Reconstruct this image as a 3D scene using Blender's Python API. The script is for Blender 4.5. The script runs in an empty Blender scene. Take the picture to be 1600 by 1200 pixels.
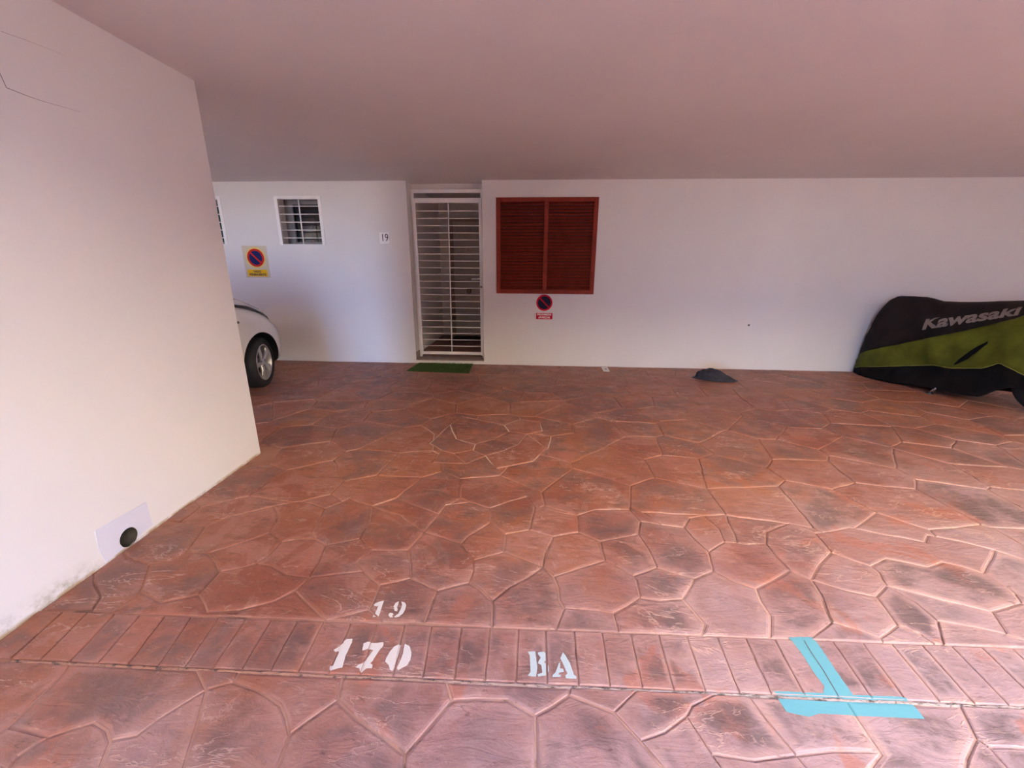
import bpy, bmesh, math, random
from mathutils import Vector, Matrix, noise
from mathutils.geometry import tessellate_polygon

sc = bpy.context.scene
COL = sc.collection

# ------------------------------------------------------------------ camera
FPX = 644.19                      # focal length in pixels of the 1600 x 1200 frame
cam_d = bpy.data.cameras.new('camera')
cam_d.sensor_width = 36.0
cam_d.lens = FPX / 1600.0 * 36.0
cam_d.clip_start = 0.05
cam = bpy.data.objects.new('camera', cam_d)
COL.objects.link(cam)
yaw, pit, roll = math.radians(-3.388), math.radians(16.079), math.radians(0.339)
fwd = Vector((math.sin(yaw) * math.cos(pit), math.cos(yaw) * math.cos(pit), -math.sin(pit)))
rt = Vector((math.cos(yaw), -math.sin(yaw), 0))
upv = rt.cross(fwd)
r2 = rt * math.cos(roll) + upv * math.sin(roll)
u2 = -rt * math.sin(roll) + upv * math.cos(roll)
M3 = Matrix((r2, u2, -fwd)).transposed()
cam.matrix_world = Matrix.Translation((0, 0, 1.478)) @ M3.to_4x4()
sc.camera = cam

# ------------------------------------------------------------------ daylight
SUN_EL, SUN_AZ = math.radians(40), math.radians(20)     # sun over our own roof: it lights the unseen house across the yard
world = bpy.data.worlds.new('sky')
sc.world = world
world.use_nodes = True
wn = world.node_tree.nodes
sky = wn.new('ShaderNodeTexSky')
sky.sky_type = 'NISHITA'
sky.sun_disc = False
sky.sun_elevation = SUN_EL
sky.sun_rotation = SUN_AZ
sky.air_density = 1.0
sky.dust_density = 0.0
sky.altitude = 2500
sky.ozone_density = 3.0
tint = wn.new('ShaderNodeMix')            # the picture is balanced for the warm light inside, so the sky reads blue
tint.data_type = 'RGBA'
tint.blend_type = 'MULTIPLY'
tint.inputs[0].default_value = 1.0
tint.inputs[7].default_value = (.96, .98, 1.25, 1)
world.node_tree.links.new(sky.outputs[0], tint.inputs[6])
world.node_tree.links.new(tint.outputs[2], wn['Background'].inputs[0])
wn['Background'].inputs[1].default_value = 0.29
sun_d = bpy.data.lights.new('sun', 'SUN')
sun_d.energy = 14.5
sun_d.angle = math.radians(0.53)
sun_d.color = (1.0, 0.95, 0.87)
sun = bpy.data.objects.new('sun', sun_d)
COL.objects.link(sun)
sd = Vector((math.sin(SUN_AZ) * math.cos(SUN_EL), math.cos(SUN_AZ) * math.cos(SUN_EL), math.sin(SUN_EL)))
sun.rotation_euler = sd.to_track_quat('Z', 'Y').to_euler()
sun.location = sd * 20

vs = sc.view_settings
vs.view_transform = 'Standard'
vs.look = 'None'
vs.exposure = 3.52
vs.gamma = 1.0
vs.use_curve_mapping = False
sc.cycles.max_bounces = 10
sc.cycles.diffuse_bounces = 7
sc.cycles.use_denoising = True
sc.cycles.sample_clamp_indirect = 8.0

# ------------------------------------------------------------------ key dimensions (metres)
H = 2.6            # ceiling
YW = 6.195         # face of the back wall
YE = -0.30         # edge of the ceiling towards the yard
XL, XR = -7.2, 8.68
TH = math.radians(2.091)                 # the divider stands 2 degrees off square
E0 = Vector((-2.222, 2.941))             # divider's far visible corner
CT = (0.02117556, 1.39152235)            # far edge of the brick band  y = a x + b
CB = (0.0171738, 1.14957207)            # near edge of the brick band


# ------------------------------------------------------------------ materials
def srgb(r, g, b):
    f = lambda c: c / 12.92 if c <= .04045 else ((c + .055) / 1.055) ** 2.4
    return (f(r / 255), f(g / 255), f(b / 255), 1)


class NT:
    def __init__(s, name):
        s.m = bpy.data.materials.new(name)
        s.m.use_nodes = True
        s.t = s.m.node_tree
        s.b = s.t.nodes['Principled BSDF']

    def n(s, typ, **kw):
        nd = s.t.nodes.new('ShaderNode' + typ)
        for k, v in kw.items():
            setattr(nd, k, v)
        return nd

    def l(s, a, b):
        s.t.links.new(a, b)

    def val(s, sock, v):
        if isinstance(v, (int, float, tuple)):
            sock.default_value = v
        else:
            s.l(v, sock)

    def mix(s, fac, a, b, typ='MIX'):
        nd = s.n('Mix', data_type='RGBA', blend_type=typ)
        s.val(nd.inputs[0], fac)
        s.val(nd.inputs[6], a)
        s.val(nd.inputs[7], b)
        return nd.outputs[2]

    def math(s, op, a, b=0.0, c=0.0):
        nd = s.n('Math', operation=op)
        s.val(nd.inputs[0], a)
        s.val(nd.inputs[1], b)
        s.val(nd.inputs[2], c)
        return nd.outputs[0]

    def noise(s, vec, scale, detail=4, rough=.55, dist=0.0):
        nd = s.n('TexNoise')
        s.l(vec, nd.inputs['Vector'])
        nd.inputs['Scale'].default_value = scale
        nd.inputs['Detail'].default_value = detail
        nd.inputs['Roughness'].default_value = rough
        nd.inputs['Distortion'].default_value = dist
        return nd.outputs['Fac']

    def ramp(s, fac, a, b):
        nd = s.n('MapRange', interpolation_type='SMOOTHSTEP')
        s.val(nd.inputs[0], fac)
        nd.inputs[1].default_value = a
        nd.inputs[2].default_value = b
        return nd.outputs[0]

    def bump(s, height, strength, dist=.01):
        nd = s.n('Bump')
        nd.inputs['Strength'].default_value = strength
        nd.inputs['Distance'].default_value = dist
        s.l(height, nd.inputs['Height'])
        s.l(nd.outputs[0], s.b.inputs['Normal'])

    def pos(s, scale=(1, 1, 1), rot=(0, 0, 0)):
        g = s.n('NewGeometry')
        mp = s.n('Mapping')
        mp.inputs['Scale'].default_value = scale
        mp.inputs['Rotation'].default_value = rot
        s.l(g.outputs['Position'], mp.inputs['Vector'])
        return mp.outputs[0]


def simple(name, col, rough=.6, metal=0.0, var=.12, vscale=6, bump=0.0, bscale=80, spec=.5, coat=0.0):
    t = NT(name)
    p = t.pos()
    nz = t.noise(p, vscale, 5)
    dark = tuple(c * (1 - var) for c in col[:3]) + (1,)
    lite = tuple(min(1, c * (1 + var)) for c in col[:3]) + (1,)
    t.val(t.b.inputs['Base Color'], t.mix(t.ramp(nz, .3, .7), dark, lite))
    t.b.inputs['Roughness'].default_value = rough
    t.b.inputs['Metallic'].default_value = metal
    t.b.inputs['Specular IOR Level'].default_value = spec
    t.b.inputs['Coat Weight'].default_value = coat
    if bump:
        t.bump(t.noise(p, bscale, 4), bump, .002)
    return t.m


def plaster(name, col, stain=False):
    t = NT(name)
    p = t.pos()
    c = t.mix(t.ramp(t.noise(p, 1.3, 5), .3, .75), tuple(x * .96 for x in col[:3]) + (1,), col)
    if stain:   # damp, mossy rim where the divider meets the paving
        sep = t.n('SeparateXYZ')
        t.l(t.pos(), sep.inputs[0])
        low = t.ramp(sep.outputs[2], .11, .0)
        edge = t.ramp(sep.outputs[1], 1.75, 1.45)
        k = t.math('MULTIPLY', t.math('MULTIPLY', low, edge), t.ramp(t.noise(p, 14, 6, .7), .38, .75))
        c = t.mix(k, c, (.30, .27, .17, 1))
        low2 = t.ramp(sep.outputs[2], .02, .0)
        c = t.mix(t.math('MULTIPLY', low2, t.ramp(t.noise(p, 9, 4), .3, .6)), c, (.45, .33, .2, 1))
    t.val(t.b.inputs['Base Color'], c)
    t.b.inputs['Roughness'].default_value = .75
    t.b.inputs['Specular IOR Level'].default_value = .25
    t.bump(t.noise(p, 60, 6, .65), .10, .004)
    return t.m


def stone_material(name, band=False):
    """stamped, stained and sealed concrete"""
    t = NT(name)
    rnd = t.n('ObjectInfo').outputs['Random']
    rim = t.n('Attribute', attribute_name='rim').outputs['Fac']
    p = t.pos()
    st = t.pos((1.0, 2.6, 1.0), (0, 0, .5))
    red, orange, pink, brown = (.27, .084, .051, 1), (.375, .142, .068, 1), (.385, .170, .122, 1), (.15, .058, .035, 1)
    c = t.mix(t.ramp(t.noise(p, .9, 5, .6), .38, .62), red, orange)
    # sealer worn off in flakes with crisp edges
    c = t.mix(t.math('MULTIPLY', t.ramp(t.noise(p, 3.6, 10, .62, .9), .495, .555), .8), c, pink)
    c = t.mix(t.math('MULTIPLY', t.ramp(t.noise(st, 5.5, 8, .68), .50, .68), .65), c, brown)
    # bleaching plus painted blue skylight towards the bay mouth; deep sealed colour further in
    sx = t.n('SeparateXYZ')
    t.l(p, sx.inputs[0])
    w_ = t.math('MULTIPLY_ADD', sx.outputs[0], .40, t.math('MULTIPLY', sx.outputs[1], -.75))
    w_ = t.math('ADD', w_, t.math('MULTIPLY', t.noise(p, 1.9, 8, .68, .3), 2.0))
    bleach_lit = t.ramp(w_, -.75, 1.0)
    c = t.mix(t.math('MULTIPLY', bleach_lit, .74), c, (.44, .36, .41, 1))
    # left-over red sealer on the bleached part
    c = t.mix(t.math('MULTIPLY', t.ramp(t.noise(p, 2.7, 8, .6, .8), .575, .62), .55), c, (.43, .145, .09, 1))
    # each stone dusted with its own release powder
    c = t.mix(t.math('MULTIPLY', t.ramp(rnd, .2, 1.0), .25), c, (.29, .125, .10, 1))
    # charcoal release agent left in the middle of the stones
    mid = t.math('MULTIPLY_ADD', t.math('SUBTRACT', t.ramp(rim, .95, .12), .55), t.math('MULTIPLY_ADD', bleach_lit, .75, .2), .55)
    sm = t.ramp(t.noise(p, 4.2 if not band else 6.5, 7, .64, .3), .40, .62)
    pick = t.ramp(t.math('FRACT', t.math('MULTIPLY', rnd, 7.31)), .12, .5)
    c = t.mix(t.math('MULTIPLY', t.math('MULTIPLY', t.math('MULTIPLY', sm, mid), pick), .86), c, (.120, .088, .090, 1))
    # streaks of it that run across joints too
    c = t.mix(t.math('MULTIPLY', t.ramp(t.noise(st, 2.6, 9, .7, .5), .60, .72), .6), c, (.10, .07, .062, 1))
    # rubbed, paler shoulders along the joints
    rp = t.math('MULTIPLY', t.ramp(rim, .35, 1.0), t.ramp(t.noise(p, 5, 7, .65), .36, .62))
    c = t.mix(t.math('MULTIPLY', rp, t.math('MULTIPLY_ADD', bleach_lit, .42, .08)), c, (.56, .37, .32, 1))
    # fine pale ridges of the stamped cleft
    rg = t.math('ABSOLUTE', t.math('SUBTRACT', t.noise(st, 2.8, 5, .6, .6), .5))
    rg = t.math('MULTIPLY', t.ramp(rg, .014, .002), t.ramp(t.noise(p, 2.2, 3), .48, .6))
    c = t.mix(t.math('MULTIPLY', rg, .55), c, (.60, .40, .33, 1))
    sc_ = t.ramp(t.noise(st, 12, 10, .74, 1.0), .58, .66)
    c = t.mix(t.math('MULTIPLY', sc_, .42), c, (.56, .37, .31, 1))
    dk = t.ramp(t.noise(st, 16, 9, .75, .6), .57, .68)
    c = t.mix(t.math('MULTIPLY', dk, .6), c, (.10, .05, .04, 1))
    # pale specks of dust and grit
    sp = t.ramp(t.noise(p, 130, 2), .73, .79)
    c = t.mix(t.math('MULTIPLY', sp, .5), c, (.74, .56, .48, 1))
    t.val(t.b.inputs['Base Color'], c)
    t.val(t.b.inputs['Roughness'], t.math('MULTIPLY_ADD', t.noise(p, 7, 5), .3, .34))
    h = t.math('ADD', t.math('MULTIPLY', t.noise(st, 5, 10, .62, .8), .9), t.math('MULTIPLY', t.noise(p, 30, 7, .65), .25))
    h = t.math('ADD', h, t.math('MULTIPLY', rg, .12))
    t.bump(h, .55, .018)
    return t.m


def mortar_material():
    t = NT('joint_mortar')
    p = t.pos()
    c = t.mix(t.ramp(t.noise(p, 1.7, 4), .35, .65), (.30, .125, .08, 1), (.42, .215, .15, 1))
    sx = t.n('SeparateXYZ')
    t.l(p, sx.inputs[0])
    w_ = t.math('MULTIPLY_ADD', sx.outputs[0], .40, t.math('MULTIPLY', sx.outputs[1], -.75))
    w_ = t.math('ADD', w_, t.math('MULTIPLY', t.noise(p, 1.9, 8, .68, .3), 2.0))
    c = t.mix(t.math('MULTIPLY', t.ramp(w_, -.9, .9), .8), c, (.62, .45, .40, 1))  # pale towards the bay mouth like the stones, skylight painted in
    c = t.mix(t.math('MULTIPLY', t.ramp(t.noise(p, 4.3, 5), .53, .66), .8), c, (.13, .07, .05, 1))
    # lime that has bloomed out of the joints in one spot of the bay
    ds = t.n('VectorMath', operation='DISTANCE')
    g = t.n('Mapping')
    g.inputs['Scale'].default_value = (.8, 1.25, 0)
    gg = t.n('NewGeometry')
    t.l(gg.outputs['Position'], g.inputs['Vector'])
    t.l(g.outputs[0], ds.inputs[0])
    ds.inputs[1].default_value = (-.36 * .8, 3.36 * 1.25, 0)
    k = t.ramp(t.math('ADD', ds.outputs['Value'], t.math('MULTIPLY', t.noise(p, 5, 3), .4)), .92, .6)
    c = t.mix(k, c, (.80, .70, .58, 1))
    t.val(t.b.inputs['Base Color'], c)
    t.b.inputs['Roughness'].default_value = .8
    t.bump(t.noise(p, 60, 5), .5, .004)
    return t.m


def cement_material():
    t = NT('expansion_joint_cement')
    p = t.pos((1, 2.5, 1))
    sep = t.n('SeparateXYZ')
    t.l(t.pos(), sep.inputs[0])
    side = t.ramp(t.math('ADD', sep.outputs[0], t.math('MULTIPLY', t.noise(t.pos(), 3, 3), .8)), -.9, 1.2)
    c = t.mix(side, (.42, .22, .15, 1), (.42, .36, .35, 1))
    c = t.mix(t.ramp(t.noise(p, 26, 6, .7), .48, .64), c, (.09, .07, .06, 1))
    t.val(t.b.inputs['Base Color'], c)
    t.b.inputs['Roughness'].default_value = .85
    t.bump(t.noise(p, 45, 5), .8, .01)
    return t.m


def paint_material(name, col, worn, wear):
    """thin road paint, worn through in places"""
    t = NT(name)
    p = t.pos()
    k = t.ramp(t.noise(p, 38, 7, .7), wear, wear + .1)
    t.val(t.b.inputs['Base Color'], t.mix(k, col, worn))
    t.b.inputs['Roughness'].default_value = .6
    t.bump(t.noise(p, 90, 4), .25, .002)
    return t.m


MAT = dict(
    wall=plaster('white_wall_paint', (.77, .745, .73, 1)),
    wall_l=plaster('white_wall_paint_damp', (.77, .75, .74, 1), True),
    ceil=plaster('ceiling_paint', (.74, .70, .69, 1)),
    patch=plaster('fresh_white_patch', (.68, .68, .77, 1)),
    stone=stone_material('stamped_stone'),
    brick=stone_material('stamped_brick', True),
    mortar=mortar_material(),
    cement=cement_material(),
    white_paint=paint_material('white_road_paint', (.72, .70, .68, 1), (.45, .26, .21, 1), .64),
    pale_paint=paint_material('pale_blue_road_paint', (.50, .62, .65, 1), (.42, .32, .31, 1), .62),
    aqua_paint=paint_material('turquoise_road_paint', (.125, .38, .46, 1), (.18, .28, .31, 1), .70),
    metal=simple('white_painted_steel', (.88, .86, .85, 1), .4, var=.02),
    red=simple('red_brown_lacquer', (.25, .034, .018, 1), .55, var=.12, vscale=9, spec=.2),
    tread=simple('grey_stone_tread', (.27, .21, .18, 1), .55, var=.2, vscale=12),
    tile=simple('dark_red_tile', (.16, .075, .055, 1), .5, var=.2),
    door=simple('grey_brown_door', (.55, .48, .42, 1), .5, var=.05),
    frame_w=simple('door_frame_wood', (.36, .27, .20, 1), .5, var=.15),
    hall=plaster('hall_paint', (.84, .78, .74, 1)),
    brass=simple('dark_brass', (.12, .09, .06, 1), .35, .8),
    steel=simple('satin_steel', (.62, .60, .58, 1), .3, 1.0, var=.05),
    black=simple('black_plastic', (.012, .012, .013, 1), .5, var=.2),
    hole=simple('pipe_inside', (.05, .042, .03, 1), .8, var=.3, vscale=20),
    pipe=simple('grey_pipe', (.30, .29, .27, 1), .6),
    mat_d=simple('black_mat_fibre', (.015, .012, .011, 1), .95, bump=.6, bscale=200),
    glass_d=simple('dark_window_glass', (.012, .013, .014, 1), .06, var=.1, spec=.6),
    glass_g=simple('green_window_glass', (.02, .07, .065, 1), .08, var=.1, spec=.6),
    alu=simple('grey_aluminium', (.24, .22, .22, 1), .5, var=.04),
    beige=simple('beige_sign_sheet', (.64, .55, .40, 1), .5, var=.04),
    yellow=simple('sign_yellow', (.85, .50, .01, 1), .6, var=.04, spec=.15),
    halo=simple('sign_pale_yellow', (.80, .56, .14, 1), .5, var=.04),
    s_red=simple('sign_red', (.58, .02, .015, 1), .6, var=.05, spec=.15),
    s_red2=simple('sign_crimson', (.58, .008, .035, 1), .6, var=.05, spec=.15),
    s_blue=simple('sign_blue', (.014, .022, .12, 1), .6, var=.05, spec=.15),
    s_navy=simple('sign_faded_navy', (.016, .016, .038, 1), .6, var=.05, spec=.15),
    ink=simple('sign_ink', (.05, .04, .04, 1), .6),
    s_white=simple('sign_white', (.90, .88, .88, 1), .5, var=.02),
    car=simple('white_car_paint', (.72, .71, .69, 1), .25, var=.02, coat=.8),
    tyre=simple('tyre_rubber', (.012, .012, .012, 1), .75, var=.2, bump=.3),
    rim=simple('silver_alloy', (.50, .49, .49, 1), .35, .55, var=.05),
    lamp=simple('headlamp_lens', (.60, .60, .62, 1), .08, var=.05, spec=.8),
    seam=simple('dark_panel_gap', (.02, .018, .018, 1), .6),
    cover_h=simple('black_hem_cloth_shaded', (.006, .005, .005, 1), .85, var=.3, spec=.15),  # black cloth made darker still, the shade down there is in the colour
    cover_k=simple('black_cover_cloth', (.013, .009, .008, 1), .7, var=.3, vscale=5, bump=.35, bscale=25, spec=.2),
    cover_g=simple('green_cover_cloth', (.085, .095, .008, 1), .7, var=.28, vscale=4, bump=.3, bscale=22, spec=.2),
    cover_l=simple('grey_print', (.20, .165, .145, 1), .6, var=.15),
    piping=simple('pale_green_piping', (.30, .32, .07, 1), .6),
    bag=simple('dark_blue_grey_cloth', (.030, .030, .040, 1), .9, var=.35, vscale=18, bump=.4, bscale=60),
    crack=simple('crack_shadow', (.22, .20, .20, 1), .9),
    speck=simple('wall_dirt', (.18, .15, .13, 1), .9),
    paper=simple('white_card', (.78, .74, .70, 1), .6, var=.05),
    yard=simple('yard_paving', (.26, .15, .11, 1), .8, var=.2, vscale=3),
    facade=plaster('cream_facade', (.42, .36, .26, 1)),
    facade_bounce=plaster('whitened_bounce_facade', (.76, .68, .54, 1)),  # whitened so the unseen upper storeys bounce more sun
    blocker=simple('dark_blocker', (.03, .045, .02, 1), .9, var=.4),
    chrome=simple('dull_chrome', (.4, .4, .4, 1), .25, 1.0),
)


# ------------------------------------------------------------------ builders
def link(name, me, mat, parent=None, smooth=False):
    o = bpy.data.objects.new(name, me)
    COL.objects.link(o)
    if mat is not None and not me.materials:
        me.materials.append(MAT[mat] if isinstance(mat, str) else mat)
    if parent is not None:
        o.parent = parent
        o.matrix_parent_inverse = Matrix.Translation(-parent.location) if parent.rotation_euler[2] == 0 else parent.matrix_basis.inverted()
    if smooth:
        for f in me.polygons:
            f.use_smooth = True
    return o


def from_py(name, verts, faces, mat, parent=None, smooth=False):
    me = bpy.data.meshes.new(name)
    me.from_pydata([tuple(v) for v in verts], [], faces)
    me.update()
    return link(name, me, mat, parent, smooth)


def from_bm(name, bm, mat, parent=None, smooth=False):
    bmesh.ops.recalc_face_normals(bm, faces=bm.faces)
    me = bpy.data.meshes.new(name)
    bm.to_mesh(me)
    bm.free()
    return link(name, me, mat, parent, smooth)


def add_box(bm, x0, x1, y0, y1, z0, z1, bev=0.0, mtx=None):
    vv = [bm.verts.new(c) for c in ((x0, y0, z0), (x1, y0, z0), (x1, y1, z0), (x0, y1, z0), (x0, y0, z1), (x1, y0, z1), (x1, y1, z1), (x0, y1, z1))]
    ff = [bm.faces.new([vv[i] for i in f]) for f in ((3, 2, 1, 0), (4, 5, 6, 7), (0, 1, 5, 4), (1, 2, 6, 5), (2, 3, 7, 6), (3, 0, 4, 7))]
    if bev:
        es = list({e for f in ff for e in f.edges})
        r = bmesh.ops.bevel(bm, geom=es, offset=bev, segments=2, affect='EDGES', profile=.5)
        vv = list({v for f in r['faces'] for v in f.verts} | {v for v in vv if v.is_valid})
    if mtx is not None:
        bmesh.ops.transform(bm, matrix=mtx, verts=[v for v in vv if v.is_valid])


def box(name, b, mat, parent=None, bev=0.0, mtx=None):
    bm = bmesh.new()
    add_box(bm, *b, bev, mtx)
    return from_bm(name, bm, mat, parent)


def boxes(name, bs, mat, parent=None, bev=0.0):
    bm = bmesh.new()
    for b in bs:
        add_box(bm, *b, bev)
    return from_bm(name, bm, mat, parent)


def add_tube(bm, pts, r, n=8, cap=True):
    pts = [Vector(p) for p in pts]
    rings = []
    for i, p in enumerate(pts):
        d = (pts[min(i + 1, len(pts) - 1)] - pts[max(i - 1, 0)]).normalized()
        a = d.orthogonal().normalized() if abs(d.z) > .9 else d.cross(Vector((0, 0, 1))).normalized()
        b = d.cross(a)
        rr = r[i] if isinstance(r, (list, tuple)) else r
        rings.append([bm.verts.new(p + (a * math.cos(2 * math.pi * k / n) + b * math.sin(2 * math.pi * k / n)) * rr) for k in range(n)])
    for A, B in zip(rings, rings[1:]):
        for k in range(n):
            bm.faces.new((A[k], A[(k + 1) % n], B[(k + 1) % n], B[k]))
    if cap:
        bm.faces.new(rings[0][::-1])
        bm.faces.new(rings[-1])


def tube(name, pts, r, mat, parent=None, n=8):
    bm = bmesh.new()
    add_tube(bm, pts, r, n)
    return from_bm(name, bm, mat, parent, True)


def lathe(bm, prof, origin, axis, n=32):
    """prof: (radius, distance along axis)"""
    axis = Vector(axis).normalized()
    a = axis.orthogonal().normalized()
    b = axis.cross(a)
    rings = []
    for r, h in prof:
        if r < 1e-6:
            rings.append([bm.verts.new(Vector(origin) + axis * h)])
        else:
            rings.append([bm.verts.new(Vector(origin) + axis * h + (a * math.cos(2 * math.pi * k / n) + b * math.sin(2 * math.pi * k / n)) * r) for k in range(n)])
    for A, B in zip(rings, rings[1:]):
        for k in range(n):
            k2 = (k + 1) % n
            if len(A) == 1 and len(B) == 1:
                continue
            if len(A) == 1:
                bm.faces.new((A[0], B[k2], B[k]))
            elif len(B) == 1:
                bm.faces.new((A[k], A[k2], B[0]))
            else:
                bm.faces.new((A[k], A[k2], B[k2], B[k]))


def turned(name, prof, origin, axis, mat, parent=None, n=32, smooth=True):
    bm = bmesh.new()
    lathe(bm, prof, origin, axis, n)
    o = from_bm(name, bm, mat, parent)
    if smooth:
        for f in o.data.polygons:
            f.use_smooth = True
        o.data.set_sharp_from_angle(angle=math.radians(35))
    return o


def empty(name, loc):
    o = bpy.data.objects.new(name, None)
    o.empty_display_size = .1
    COL.objects.link(o)
    o.location = loc
    return o


def tag(o, label, cat, group=None):
    o['label'] = label
    o['category'] = cat
    if group:
        o['group'] = group
    return o


def struct(o, label=None):
    o['kind'] = 'structure'
    if label:
        o['label'] = label
    return o


def text_mesh(body, size, depth=.0004, bold=0.0, shear=0.0):
    cu = bpy.data.curves.new('lettering', 'FONT')
    cu.body = body
    cu.size = size
    cu.align_x = 'CENTER'
    cu.align_y = 'CENTER'
    cu.extrude = depth
    cu.offset = bold
    cu.shear = shear
    o = bpy.data.objects.new('lettering_curve', cu)
    COL.objects.link(o)
    bpy.context.view_layer.update()
    me = bpy.data.meshes.new_from_object(o.evaluated_get(bpy.context.evaluated_depsgraph_get()))
    bpy.data.objects.remove(o)
    bpy.data.curves.remove(cu)
    return me


def wall_text(name, body, size, x, y, z, mat, parent, bold=0.0, sx=1.0):
    me = text_mesh(body, size, .0006, bold)
    me.transform(Matrix.Translation((x, y, z)) @ Matrix.Rotation(math.radians(90), 4, 'X') @ Matrix.Diagonal((sx, 1, 1, 1)))
    return link(name, me, mat, parent)


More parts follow.
